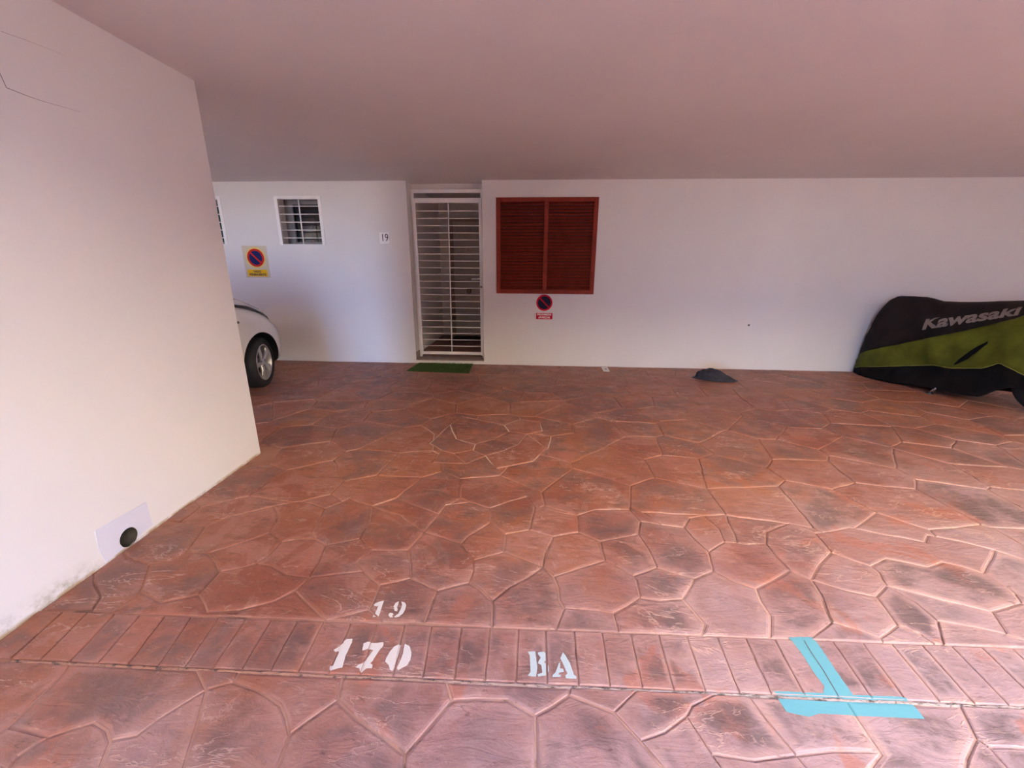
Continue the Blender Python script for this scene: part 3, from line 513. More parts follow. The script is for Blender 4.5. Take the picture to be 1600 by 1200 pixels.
FC=[[200,201,203,204,205,206,211,210,209,208,198,199],[233,232,230,229,227,1452,235,234],[1459,1485,294,220,219,218,217,216,214,209,212,213],[843,261,260,256,257,258,1417,293,267],[237,236,234,235,1415,244,243,242,240,239],[220,294,221,228,1452,227,226,225,223,222],[223,225,226,227,229,230,231,224],[253,259,257,256,251,252],[246,247,248,255,253,252,251,245],[1442,167,166,165,1209,164,163,1470,144,152,153,154,168,169,170,171,172,173,174,175],[173,172,171,170,169,168,154,155,156,157,189,190,191,194,177,195],[146,150,133,92,91,90,93,94,95,149,148,147],[209,210,211,206,295,213,212],[140,145,146,147,148,149,162,161,160,141],[220,222,223,224,215,214,216,217,218,219],[1348,1036,1057,972,1367,1210],[76,75,78,79,80,82,83,85,86,87,88,120,77],[36,33,35,34,26,25,21,12,13,37,38],[69,81,80,79,78,75,72,71,70,68],[1326,295,206,205,204,203,207,296,1502],[9,10,39,36,38,37,13,12,11],[113,124,1388,125,590,534,533,428,429],[381,1057,1036,1037,1409,743],[36,39,51,50,49,48,47,33],[96,56,55,54,60,61,63,64,65,66,102,101],[240,242,250,247,246,245,241],[200,199,198,1493,297,1403,202,201],[83,84,95,94,93,90,89,86,85],[409,408,1429,1470,163,164,1209,1210,1367],[8,9,11,12,21,20,15,14],[121,128,92,133,132,130,129,127,126,1440,123,119,122],[1158,1446,143,1447,1429,408,1045],[590,591,135,1158,1045,884,534],[140,139,138,137,1157,131,130,132,133,150,146,145],[141,160,161,186,184,183,182,159,158],[237,238,231,230,232,233,234,236],[97,1084,773,353,423,499,500],[69,68,67,64,63,61,62],[242,243,244,249,248,247,250],[49,50,52,62,61,60,54,53],[18,16,15,20,22,23,28,19],[8,7,6,0,1,2,3,4,5,10,9],[140,141,151,152,144,1447,143,1446,142,138,139],[264,1033,291,260,261,262,263],[8,14,15,16,937,17,6,7],[703,702,957,1045,408,409],[141,158,159,157,156,155,154,153,152,151],[106,66,65,64,67,68,70,71,72,109,107],[73,72,75,76,77,118,112,74],[40,30,31,42,43,44,45,1283,46,98,1346,41],[533,534,884,883,829,828],[111,1398,429,428,1195,988,445,114,105,115,116],[96,99,1283,45,44,43,58,59,56],[1338,1239,936,499,423,1049],[46,1283,328,733,774,773,1084,1346,98],[670,380,381,743,878,879],[179,180,192,193,190,189,157],[96,101,102,103,104,105,114,444,100,443,329,1274],[703,409,1367,972,973,1054],[26,34,35,33,32,31,30,29,24,27],[179,157,159,182,183,187,188,181,180],[733,328,329,443,100,444,445,988,1165],[113,112,118,119,123,125,1388,124],[40,41,97,500,19,28,23,24,29,30],[533,828,893,1199,287,1196,1195,428],[121,122,119,118,77,120,88],[703,1054,1055,1139,1153,1152,702],[972,1057,381,380,581,973],[1348,1442,175,174,176,690,642,1021,1037,1036],[49,53,54,55,56,59,58,57,48],[25,26,27,24,23,22,20,21],[121,88,87,86,89,90,91,92,128],[180,181,197,193,192],[43,42,31,32,33,47,48,57,58],[18,19,500,499,936,937,16],[403,580,581,380,670,788],[354,353,773,774,1072,737],[957,1413,883,884,1045],[354,1109,1048,1049,423,353],[425,424,740,682,737,1072,427,426,289],[733,1165,1164,290,1381,427,1072,774],[681,1141,1109,354,737,682],[73,74,110,108,107,109,72],[1141,1371,1189,1190,1048,1109],[108,110,111,116,115,105,104],[173,195,177,194,178,196,690,176,174],[253,254,258,257,259],[81,84,83,82,80],[288,894,893,828,829,980,624,623],[1348,1210,1209,165,166,167,1442],[788,670,879,661,646,1359],[879,878,544,969,662,661],[402,403,788,1359,1248,763,603],[106,107,108,104,103,102,66],[0,1489,4,3,2,1],[268,1402,284,283,282,275,274,273],[74,112,113,117,1398,111,110],[1158,1157,137,138,142,1446],[201,202,296,207,203],[288,272,279,280,281,286,1196,287,1199,894],[939,1399,1152,1153,1298,940],[1054,973,581,580,734,1055],[1052,624,980,1143,1003,875],[402,1131,734,580,403],[318,647,646,661,662,1245],[96,1274,329,328,1283,99],[237,239,240,241,238],[319,1349,886,885,647,318],[253,255,248,249,489,254],[1165,988,1195,1196,286,281,285,1164],[980,829,883,1413,1282,1143],[507,944,1298,1153,1139,979,575],[135,134,127,129,130,131,136],[1152,1399,1282,1413,957,702],[1131,979,1139,1055,734],[681,682,740,563,562,1058],[184,186,161,162,185],[376,375,1035,1253,915,916],[887,1248,1359,646,647,885],[193,197,1361,196,178,191,190],[681,1058,493,492,1371,1141],[1052,875,800,799,1156],[402,603,602,576,575,979,1131],[1176,1363,888,889,949,948],[393,990,562,563,915,1253],[349,350,1083,889,888,1170],[1371,492,853,850,1175,1189],[556,887,885,886,852,557],[266,265,262,261,843],[556,1343,764,763,1248,887],[1349,1170,888,1363,852,886],[1149,1148,557,852,1363,1176],[939,940,614,798,800,875,1003],[506,507,575,576,902,599],[640,949,889,1083,787,641],[425,289,426,278,277,276,275,282,283,1390],[798,1323,920,446,799,800],[1156,799,446,416,375,376,921],[939,1003,1143,1282,1399],[833,834,1128,1393,772,859],[209,214,215,208],[183,184,185,188,187],[1052,1156,921,269,270,271,708,623,624],[834,850,853,571,1128],[615,944,507,506,1163,1118],[266,292,1449,264,263,262,265],[556,557,1148,1229,1228,1343],[833,859,858,1334,395,396],[902,552,553,1215,384,1220],[1149,1176,948,749,1134,860],[1149,860,746,745,1229,1148],[1390,283,284,1402,916,915,563,740,424],[126,127,134,135,591,1440],[764,1168,602,603,763],[615,1118,448,1323,798,614],[1082,447,448,1118,1163,1321,491],[615,614,940,1298,944],[640,1465,750,749,948,949],[1370,378,571,853,492,493],[640,641,998,999,983,1465],[990,644,1370,493,1058,562],[467,466,874,569,570,986],[986,570,446,920,919,693],[926,925,1284,1393,377,388],[368,367,393,1253,1035,1249],[447,1455,919,920,1323,448],[924,926,388,645,1336,676],[276,281,280,279,274,275],[1128,571,378,377,1393],[467,1133,836,835,333,466],[745,1192,1215,553,1228,1229],[135,136,131,1157,1158],[268,273,272,708,271,270,269,922],[612,1129,750,1465,983,982],[982,983,999,1034,1113,989],[1220,384,385,1433,513,1219],[1343,1228,553,552,1168,764],[393,367,1336,645,644,990],[743,1409,960,543,544,878],[745,746,463,462,1115,1192],[368,1249,874,466,333,332],[644,645,388,377,378,1370],[989,1113,1114,766,765,1000],[1249,1035,375,416,569,874],[1146,548,547,950,1335,574],[1115,1201,385,384,1215,1192],[902,576,602,1168,552],[506,599,653,1321,1163],[411,410,1296,1455,447,1082],[858,859,772,771,548,1146],[653,599,902,1220,1219],[858,1146,574,573,600,1334],[612,613,1090,1351,1074,1392,1129],[319,318,1245,731,832,330],[368,332,676,1336,367],[268,922,269,921,376,916,1402],[569,416,446,570],[333,835,1185,1306,676,332],[1392,1061,1134,749,750,1129],[477,476,768,524,525,757],[411,1082,491,490,1059],[41,1346,1084,97],[307,1185,835,836,892,1307],[693,919,1455,1296,660,694],[1184,453,397,618,766,1114],[653,1219,513,512,490,491,1321],[467,986,693,694,1160,1133],[386,960,1409,1037,1021,1022],[17,937,936,1239],[810,494,903,561,462,463],[762,1207,1284,925,525,524],[860,1134,1061,810,463,746],[307,306,822,1330,1306,1185],[51,52,50],[757,525,925,926,924,1289],[619,1184,1114,1113,1034,1012],[612,982,989,1000,613],[968,1433,385,1201,1202,1230],[772,1393,1284,1207,771],[277,278,1381,290,1164,285],[462,561,560,1202,1201,1115],[1111,512,513,1433,968,638],[410,938,1251,659,660,1296],[547,548,771,1207,762,793],[272,273,274,279],[721,892,836,1133,1160,722],[276,277,285,281],[722,1160,694,660,659,1017],[1059,490,512,1111,656,1426],[411,1059,1426,301,938,410],[1074,495,494,810,1061,1392],[1090,613,1000,765,872,1443],[950,406,1365,667,666,1335],[794,793,762,524,768,583],[477,757,1289,1330,822,821],[547,793,794,407,406,950],[924,676,1306,1330,1289],[125,123,1440,591,590],[288,623,708,272],[1039,666,667,1300,1384,1375],[904,903,494,495,1372],[1074,1351,1450,1372,495],[999,998,695,696,1012,1034],[638,968,1230,1231,639],[1355,1231,1230,1202,560],[407,1458,1364,1365,406],[319,330,331,349,1170,1349],[904,1355,560,561,903],[361,362,618,397],[938,301,300,1252,1251],[821,822,306,1226,1444],[1090,1443,1450,1351],[1301,1300,667,1365,1364],[1307,892,721,1120,1401],[1426,656,655,300,301],[659,1251,1252,1424,1017],[721,722,1017,1424,1120],[407,794,583,582,1458],[476,508,582,583,768],[477,821,1444,508,476],[361,397,453,1193,923,791],[307,1307,1401,1226,306],[113,429,1398,117],[1470,1429,1447,144],[655,656,1111,638,639],[1301,1463,790,1384,1300],[872,765,766,618],[1183,1193,453,1184,619,620],[444,114,445],[278,426,427,1381],[178,194,191],[371,648,362,361,791],[695,998,641,787,706,753],[601,706,787,1083,350],[425,1390,424],[1199,893,894],[833,396,541,312,834],[834,312,313,1174,1175,850],[928,1123,1124,1211,927],[928,927,1327,1328,1480],[1480,1328,845,1260,1438],[531,839,838,1086,532],[531,532,1042,458,900,899],[531,899,1088,1087,775,839],[532,1086,1407,1181,1042],[1316,372,823,824,654,588],[1316,588,589,1382,1476],[1316,1476,648,371,372],[866,1237,1236,1171,1172,867],[866,867,1411,724],[866,724,723,669,1092,1237],[338,672,555,811,339],[338,339,550,549,1405,1025],[338,1025,1425,1079,1080,672],[339,811,542,461,460,550],[1290,1460,1190,1189,1175,1174,1259,1500],[564,565,1311,805,752],[564,752,606,781,795],[564,795,1387,1471,565],[298,299,699,1342,1211,1124],[298,1124,1123,1419,1008],[298,1008,1007,1233,1070,299],[899,900,323,322,1221,1088],[900,458,459,1177,1352,323],[371,791,923,796,823,372],[806,1495,963,964,628],[806,628,629,1329],[736,735,434,840,1288,1287],[736,1287,869,1071,697,698],[736,698,1224,712,1256,735],[1287,1288,1435,1350,870,869],[932,933,977,909,910,953],[932,953,1325,554,849,851],[932,851,665,1385,1137,933],[933,1137,738,739,1333,977],[756,1265,907,908,516,310],[756,310,311,1472,399,398,592],[756,592,934,826,825,551,1265],[1265,551,452,1014,1015,907],[404,1329,629,1043,935,405],[404,405,1026,1445],[405,935,1322,985,984,1026],[1326,1502,296,202,1403,1404,1250,929],[1326,929,400,1459,213,295],[437,521,511,1420,438],[437,438,1188,1280,1396],[437,1439,521],[438,1420,1319,478,917,1188],[966,1475,633,1312,1313,967],[966,967,344,501,1406],[967,1313,379,351,352],[967,352,671,320,321,344],[400,401,432,1246,1485,1459],[400,929,1250,1331,1028,401],[474,475,636,637,663,1309],[474,1309,1127,914,913,1408],[474,1408,1214,975,976,475],[1408,913,1428,1473,1213,1214],[863,1369,1257,1240,598],[863,598,597,605,942,941],[863,941,559,1481,1369],[470,1483,1205,801,471],[470,471,816,815,635,1106],[470,1106,678,677,1483],[471,801,1299,959,958,816],[566,1262,1263,1067,1066,359],[566,359,360,1456,1264],[566,1264,331,330,832,1267,1262],[1262,1267,846,780,1263],[739,914,1127,1020,1019,1333],[739,738,1441,1427,1428,913,914],[1333,1019,1136,1135,909,977],[1007,1008,1419,1378,1303],[1007,1303,1344,701,1075,1233],[1233,1075,1076,686,687,1070],[504,577,363,364,1186,505],[504,505,751,1107,337,1436],[504,1436,895,1241,783,577],[505,1186,435,1085,421,751],[522,1294,1347,451,727,523],[522,523,1027,341,1339,931],[522,931,1386,1064,1065,1294],[931,1339,1162,1161,652,1386],[724,1411,1051,418,1269,723],[606,752,805,876,814,607],[606,607,1305,1067,1263,780,781],[781,780,846,991,891,795],[845,844,911,1389,630,1260],[845,1328,1327,536,844],[630,1389,348,336,594,631],[630,631,1412,1438,1260],[946,945,1368,1448,1464],[946,1464,971],[946,971,433,450,440,945],[971,1140,841,840,434,433],[942,605,604,479,496,1117],[942,1117,1116,558,559,941],[1117,496,1353,848,442,1116],[1151,1094,1095,1147,1376],[1151,1376,711,943,1206,309],[1151,309,308,473,526,527,1094],[1376,1147,449,1256,712,711],[511,321,320,1053,1319,1420],[511,521,1439,782,501,344,321],[716,715,572,365,600,573],[716,573,574,1335,666,1039],[716,1039,1375,1374,718,715],[302,1482,987,820,625,617,303],[302,303,1043,629,628,964],[302,964,963,1482],[303,617,616,1322,935,1043],[907,1015,1397,908],[1015,1014,546,1397],[604,605,597,510,509,497],[604,497,498,918,917,478,479],[789,1073,1374,1375,1384,790],[789,790,1463,1484,1145],[789,1145,460,461,1275,1073],[1145,1484,549,550,460],[658,1437,1414,657],[658,657,1005,1006,1273,1479],[1479,1273,514,515],[636,981,651,652,1161,637],[636,475,976,1268,1204,981],[637,1161,1162,1341,1024,663],[334,1422,546,335],[334,335,1347,1294,1065,545],[334,545,465,1366,1422],[335,546,1014,452,451,1347],[673,704,705,1315,877,674],[673,674,1089,487,486,415],[673,415,414,958,959,704],[704,959,1299,342,391,705],[1042,1181,1182,1108,459,458],[1181,1407,1377,1295,1182],[1216,714,713,417,1477,1217],[1216,1217,1494],[1405,1498,1425,1025],[1002,1360,1496,1462,1410],[1002,1410,1171,1236,827,1001],[1002,1001,1010,1009,1360],[1410,1462,1172,1171],[1197,1240,1257,1354,961],[1197,961,962,1093,1380,1501,1379,346,1266],[1197,1266,510,597,598,1240],[1188,917,918,1395,955,954,1280],[572,593,568,1016,366,365],[572,715,718,717,1078,593],[593,1078,1432,1011,567,568],[1250,1404,1098,906,1169,1331],[1331,1169,1308,1029,1028],[1183,620,1166,1302,1278,1277],[1183,1277,797,796,923,1193],[1277,1278,1356,1318,1167,797],[555,554,1325,542,811],[555,672,1080,849,554],[1023,1324,1112,370,369],[1023,369,1102,1101,1454,1093,962],[1023,962,961,1354,1324],[1391,1394,1293],[1391,1293,540,539,896,1491],[1303,1378,394,315,1344],[1162,1339,341,340,390,1341],[294,1485,1246,1247,228,221],[1451,1490,1448,1368,1122],[1451,1122,1121,1478],[1478,1121,439,1032,1159,1212],[873,726,827,1236,1237,1092],[873,1092,669,668,436,685],[873,685,684,529,725,726],[536,535,1232,1203,912,911,844],[536,1327,927,1211,1342,1254,535],[1203,1047,1291,1292,1242,912],[1203,1232,1320,485,1046,1047],[1232,535,1254,1255,1320],[308,309,1206,857,856,1138],[308,1138,1142,719,720,473],[1212,1159,689,688,901,1317],[1317,901,1461],[839,775,584,585,838],[1070,687,1103,1104,699,299],[901,688,305,304,472,1461],[1080,1079,965,849],[340,341,1027,818,786,1225],[340,1225,1050,1314,389,390],[373,742,994,995,374],[373,374,1004,1373,1247,1246,432],[373,432,401,1028,1029,741,742],[374,995,414,415,486,1004],[523,727,807,819,818,1027],[727,451,452,551,825,807],[1150,360,359,1066,1235,1234],[1150,1234,326,1271,1270,707],[1150,707,706,601,1456,360],[1234,1235,856,857,327,326],[823,796,797,1167,691,824],[690,196,1361,1362,1154,643,642],[487,1089,1119,1218,488,1155],[487,1155,1416,1373,1004,486],[1155,488,489,249,244,1415,1416],[728,786,818,819,1173,729],[728,729,993,992,1041,1281],[728,1281,865,1050,1225,786],[1281,1041,1040,1191,864,865],[336,348,347,895,1436,337],[336,337,1107,1383,480,594],[348,1389,911,912,1242,347],[732,842,611,947,484],[732,484,485,1320,1255,1223,1222],[732,1222,748,747,784,785,842],[842,785,930,610,611],[1101,1102,538,420,419,1499],[459,1108,784,747,1227,1177],[323,1352,1272,837,579,322],[1352,1177,1227,686,1076,1272],[1019,1020,1208,1060,777,776,1136],[1020,1127,1309,663,1024,1208],[776,777,760,761,1016,568,567],[776,567,1011,1135,1136],[777,1060,389,1314,760],[502,537,779,1091,503],[502,503,608,1194,1292,1291],[502,1291,1047,1046,817,537],[537,456,457,778,779],[537,817,830,831,456],[1186,364,684,685,436,435],[783,1310,803,804,363,577],[783,1241,1194,608,609,1310],[1310,609,325,382,974,803],[668,669,723,1269,587,1063],[668,1063,1062,1085,435,436],[1063,587,586,792,1243,1062],[827,726,725,358,1010,1001],[345,346,1379,675],[345,675,809,808,769],[345,769,509,510,1266,346],[322,579,578,1099,1100,1221],[1221,1100,1286,1285,1087,1088],[539,540,1044,1312,633,632,897],[539,897,896],[540,1293,1394,1445,1026,984,1044],[228,1247,1373,1416,1415,235,1452],[1041,992,313,312,541,1040],[1238,880,355,356,464,1337],[1238,1337,1064,1386,652,651],[1238,651,981,1204,1187,880],[1337,464,465,545,1065,1064],[805,1311,767,430,876],[1013,881,882,1340],[1013,1340,1500,1259,1418,997],[1013,997,996,826,934,881],[619,1012,696,680,1166,620],[657,1414,589,588,654,1005],[266,843,267,517,518,1105,951,1449,292],[1122,1368,945,440,439,1121],[264,1449,951,952,1038,314,1033],[351,1261,413,847,671,352],[351,379,985,1322,616,1261],[1261,616,617,625,412,413],[761,760,1314,1050,865,864],[761,864,1191,1358,366,1016],[607,814,719,1142,1305],[814,876,430,431,720,719],[480,1383,1453,1457,481],[480,481,1412,631,594],[622,621,744,812,813],[622,813,1180,1068,650],[622,650,649,1081,1258,621],[650,1068,1069,1332,1318,1356],[650,1356,1278,1302,649],[501,782,1406],[358,357,1009,1010],[358,725,529,528,595,596,357],[1125,1200,1071,869,870,1126],[1125,1126,1466,515,514,802],[1125,802,692,1332,1069,1200],[1126,870,1350,1466],[349,331,1264,1456,601,350],[310,516,1431,311],[311,1431,1488,1472],[954,955,1031,1474,1423],[954,1423,1396,1280],[856,1235,1066,1067,1305,1142,1138],[857,1206,943,744,327],[382,383,519,520,974],[382,325,324,1434,383],[974,520,595,528,804,803],[880,1187,871,454,455,355],[1187,1204,1268,862,1486,1468,871],[541,396,395,1358,1191,1040],[1427,1473,1428],[1441,738,1137,1385],[697,1071,1200,1069,1068,1180],[697,1180,813,812,1224,698],[1094,527,689,1159,1032,1095],[1487,1467,455,454,898],[895,347,1242,1292,1194,1241],[730,970,1144,1077,891,991],[730,991,846,1267,832,731],[730,731,1245,662,969,970],[461,542,890,1276,1275],[1089,674,877,978,709,1119],[542,1325,953,910,1056,890],[610,1400,1421,831,830,947,611],[610,930,317,316,1400],[930,785,784,1108,1182,1295,317],[671,847,848,1353,1053,320],[778,1434,324,1091,779],[254,489,488,1218,518,517,293,1417,258],[830,817,1046,485,484,947],[831,1421,457,456],[700,837,1272,1076,1075,701],[700,701,1344,315,314,1038],[700,1038,952,578,579,837],[807,825,826,996,1173,819],[1100,1099,710,709,978,1286],[1477,417,418,1051],[399,1110,398],[1110,882,881,934,592,398],[717,718,1374,1073,1275,1276],[717,1276,890,1056,1432,1078],[910,909,1135,1011,1432,1056],[365,366,1358,395,1334,600],[596,595,520,519],[1029,1308,420,538,1096,634,741],[482,387,1244,758,759,626],[482,626,627,1077,1144,483],[482,483,543,960,386,387],[483,1144,970,969,544,543],[705,391,392,1018,1198,1315],[1315,1198,1285,1286,978,877],[558,755,1469,1481,559],[558,1116,442,441,469,755],[654,824,691,1006,1005],[464,356,868,1366,465],[1062,1243,422,421,1085],[1095,1032,439,440,450,449,1147],[871,1468,898,454],[710,1099,578,952,951,1105],[710,1105,518,1218,1119,709],[1304,1435,1288,840,841],[1304,841,1140],[1268,976,975,1279,861,862],[695,753,754,679,680,696],[753,706,707,1270,754],[420,1308,1169,906,905,419],[469,468,530,1469,755],[469,441,412,625,820,468],[314,315,394,291,1033],[386,1022,1178,1179,1244,387],[1022,1021,642,643,1357,1430,1178],[775,1087,1285,1198,1018,584],[1166,680,679,1081,649,1302],[1259,1174,313,992,993,1418],[1418,993,729,1173,996,997],[391,342,343,683,392],[1383,1107,751,421,422,1030,1453],[1453,1030,1345,1457],[1341,390,389,1060,1208,1024],[1102,369,370,770,1096,538],[1179,1178,1430],[356,355,455,1467,868],[304,305,526,473,720,431],[304,431,430,767,472],[305,688,689,527,526],[267,293,517],[317,1295,1377,316],[1077,627,1387,795,891],[503,1091,324,325,609,608],[392,683,585,584,1018],[847,413,412,441,442,848],[1104,1103,748,1222,1223],[1104,1223,1255,1254,1342,699],[905,906,1098,1097],[326,327,744,621,1258,1271],[509,769,808,1130,498,497],[735,1256,449,450,433,434],[1258,1081,679,754,1270,1271],[363,804,528,529,684,364],[1103,687,686,1227,747,748],[849,965,664,665,851],[742,741,634,635,815,994],[643,1154,1357],[1098,1404,1403,297,1097],[802,514,1273,1006,691,692],[626,759,956,1471,1387,627],[665,664,1385],[691,1167,1318,1332,692],[1475,632,633],[1213,1279,975,1214],[1031,855,1297,1492,1474],[1031,955,1395,854,855],[478,1319,1053,1353,496,479],[379,1313,1312,1044,984,985],[677,678,770,370,1112],[678,1106,635,634,1096,770],[816,958,414,995,994,815],[498,1130,854,1395,918],[1030,422,1243,792,1132,1345],[530,468,820,987],[1437,1497,1382,589,1414],[587,1269,418,417,713,586],[586,713,714,1132,792],[956,759,758],[809,1297,855,854,1130,808],[801,1205,343,342,1299],[943,711,712,1224,812,744],[861,1486,862]]
JOINTS=[[-2.057,-2.012],[-1.945,-1.89],[-1.82,-1.771],[-1.703,-1.656],[-1.59,-1.536],[-1.472,-1.414],[-1.352,-1.309],[-1.229,-1.201],[-1.116,-1.089],[-1.0,-0.977],[-0.885,-0.869],[-0.764,-0.752],[-0.653,-0.63],[-0.536,-0.507],[-0.418,-0.396],[-0.291,-0.277],[-0.171,-0.163],[-0.049,-0.047],[0.065,0.068],[0.186,0.184],[0.301,0.297],[0.421,0.412],[0.537,0.527],[0.651,0.64],[0.777,0.76],[0.892,0.875]]
PAINT={'n19_1':[[-0.6699,1.501],[-0.6613,1.4188],[-0.6607,1.4077],[-0.687,1.4076],[-0.6875,1.4179],[-0.6822,1.4208],[-0.6845,1.4704],[-0.6921,1.4653],[-0.707,1.4716],[-0.704,1.4828],[-0.6894,1.4931]],
'n19_9a':[[-0.6009,1.5018],[-0.6128,1.4908],[-0.6147,1.4705],[-0.6031,1.4471],[-0.5899,1.4444],[-0.5917,1.4585],[-0.5982,1.4671],[-0.5985,1.488]],
'n19_9b':[[-0.5893,1.5007],[-0.5716,1.4963],[-0.5609,1.4832],[-0.5576,1.4563],[-0.5613,1.4341],[-0.5736,1.4169],[-0.5858,1.4109],[-0.5944,1.4155],[-0.5803,1.4328],[-0.5782,1.4594],[-0.5796,1.482]],
'n19_9c':[[-0.6231,1.4239],[-0.6197,1.4345],[-0.6081,1.4344],[-0.5999,1.4272],[-0.6045,1.42],[-0.5961,1.412],[-0.61,1.411]],
'n170_1':[[-0.7507,1.2919],[-0.7266,1.295],[-0.7214,1.2788],[-0.7202,1.2181],[-0.7128,1.1814],[-0.7102,1.1691],[-0.7296,1.1639],[-0.7471,1.155],[-0.7553,1.159],[-0.7604,1.1717],[-0.7495,1.179],[-0.7513,1.2023],[-0.7533,1.2333],[-0.7581,1.2366],[-0.769,1.2323],[-0.7797,1.2408],[-0.7648,1.2576]],
'n170_7':[[-0.6643,1.2442],[-0.6727,1.2769],[-0.6575,1.2853],[-0.6261,1.2814],[-0.594,1.288],[-0.5889,1.2721],[-0.5978,1.2471],[-0.6072,1.2016],[-0.6117,1.194],[-0.6006,1.1881],[-0.5971,1.1745],[-0.6181,1.1725],[-0.6293,1.1576],[-0.6373,1.159],[-0.6445,1.1701],[-0.661,1.1736],[-0.6544,1.1845],[-0.64,1.1921],[-0.6204,1.2499],[-0.6446,1.2533]],
'n170_0a':[[-0.5271,1.2821],[-0.5191,1.2797],[-0.5161,1.2525],[-0.5165,1.2246],[-0.514,1.1911],[-0.5158,1.1689],[-0.5278,1.1733],[-0.5373,1.1896],[-0.5566,1.205],[-0.5582,1.2218],[-0.5522,1.2501],[-0.5435,1.2722]],
'n170_0b':[[-0.5052,1.2857],[-0.4825,1.2762],[-0.4658,1.2487],[-0.4617,1.2179],[-0.467,1.1942],[-0.4822,1.1834],[-0.4951,1.1715],[-0.5023,1.1821],[-0.4998,1.2087],[-0.4983,1.2396],[-0.5028,1.2677]],
'BA_Ba':[[-0.0072,1.2839],[0.0227,1.2879],[0.0273,1.2534],[0.0311,1.2203],[0.0293,1.2007],[0.0264,1.1816],[-0.0047,1.1839],[0.0052,1.1992],[0.0021,1.2655]],
'BA_Bb':[[0.0335,1.283],[0.0577,1.2881],[0.0695,1.2769],[0.0685,1.2562],[0.0571,1.2419],[0.0741,1.2297],[0.0754,1.207],[0.0623,1.189],[0.0354,1.1828],[0.0312,1.1913],[0.0505,1.1989],[0.0459,1.2311],[0.0342,1.237],[0.0373,1.2473],[0.0448,1.2614],[0.0342,1.2746]],
'BA_Aa':[[0.0873,1.1843],[0.0912,1.194],[0.0986,1.2002],[0.1138,1.2402],[0.1203,1.2474],[0.1177,1.2207],[0.1286,1.2201],[0.1321,1.2075],[0.115,1.2032],[0.1105,1.1959],[0.1193,1.1939],[0.1177,1.1863]],
'BA_Ab':[[0.1327,1.2909],[0.1407,1.2781],[0.1571,1.2451],[0.1703,1.1973],[0.1782,1.1915],[0.1756,1.1826],[0.1383,1.1827],[0.136,1.1938],[0.1438,1.2019],[0.132,1.2368],[0.1211,1.263]],
'T_up':[[1.0739,1.4223],[1.171,1.4295],[1.1745,1.3913],[1.1671,1.2752],[1.1646,1.1887],[1.1667,1.1877],[1.3479,1.192],[1.3462,1.1767],[1.1039,1.1721],[0.8935,1.1687],[0.8862,1.1833],[1.0613,1.1872],[1.0823,1.2139],[1.0777,1.263],[1.0816,1.3435]],
'T_lo':[[0.8865,1.1557],[1.1187,1.1619],[1.3526,1.1682],[1.3502,1.1183],[1.2345,1.1165],[1.1283,1.1143],[1.0538,1.1132],[0.9949,1.112],[0.9802,1.1053],[0.9583,1.0997],[0.9216,1.1046],[0.8907,1.1111]]}
# ------------------------------------------------------------------ paving
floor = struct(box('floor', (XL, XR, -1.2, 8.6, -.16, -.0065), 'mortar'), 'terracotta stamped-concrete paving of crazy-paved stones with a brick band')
P2 = [Vector((x / 1000, y / 1000)) for x, y in PT]


def wob(p):
    v = noise.noise_vector(Vector((p.x * 7.0, p.y * 7.0, .3))) * .011 + noise.noise_vector(Vector((p.x * 23.0, p.y * 23.0, 4.3))) * .004
    return Vector((p.x + v.x, p.y + v.y))


def on_line(p):        # keep the cut edges (band, walls) straight
    return min(abs(CT[0] * p.x + CT[1] - p.y), abs(CB[0] * p.x + CB[1] - p.y)) < .02


def refine(poly, step=.095):
    out = []
    for a, b in zip(poly, poly[1:] + poly[:1]):
        n = max(1, int(round((b - a).length / step)))
        for k in range(n):
            q = a.lerp(b, k / n)
            out.append(Vector((q.x, q.y)) if on_line(q) else wob(q))
    return out


def inset(poly, d):
    n = len(poly)
    out = []
    for i in range(n):
        e1 = (poly[i] - poly[i - 1]).normalized()
        e2 = (poly[(i + 1) % n] - poly[i]).normalized()
        n1, n2 = Vector((-e1.y, e1.x)), Vector((-e2.y, e2.x))
        m = n1 + n2
        if m.length < .3:
            m = n1
        m.normalize()
        k = max(.55, m.dot(n1))
        out.append(poly[i] + m * (d / k))
    return out


def slab_geometry(poly, ztop, joint=.0065, verts=None, faces=None, rim=None, core=.075):
    """bottom edge, shoulder, top edge and an inner ring that marks the middle of the stone"""
    verts = [] if verts is None else verts
    faces = [] if faces is None else faces
    rim = [] if rim is None else rim
    b0 = len(verts)
    n = len(poly)
    ctr = sum(poly, Vector((0, 0))) / n
    rad = sum((q - ctr).length for q in poly) / n
    k_ = min(.5, core / rad)
    edge = inset(poly, joint * 2.3)
    area = lambda a_, b_, c_: (b_.x - a_.x) * (c_.y - a_.y) - (b_.y - a_.y) * (c_.x - a_.x)
    core_ring = None
    for _ in range(7):
        inn = [q.lerp(ctr, k_) for q in edge]
        if all(area(edge[k], edge[(k + 1) % n], inn[(k + 1) % n]) > 1e-7 and area(edge[k], inn[(k + 1) % n], inn[k]) > 1e-7 for k in range(n)):
            core_ring = inn
            break
        k_ *= .6
    rings = [(inset(poly, joint * .4), -.009, 1), (inset(poly, joint), ztop - .0022, 1), (edge, ztop, 1 if core_ring else .45)]
    if core_ring:
        rings.append((core_ring, ztop, 0))
    for ring_, z, r_ in rings:
        for q in ring_:
            verts.append((q.x, q.y, z))
            rim.append(r_)
    for r in range(len(rings) - 1):
        for k in range(n):
            k2 = (k + 1) % n
            faces.append((b0 + r * n + k, b0 + r * n + k2, b0 + (r + 1) * n + k2, b0 + (r + 1) * n + k))
    faces.append(tuple(b0 + (len(rings) - 1) * n + k for k in range(n)))
    return verts, faces, rim


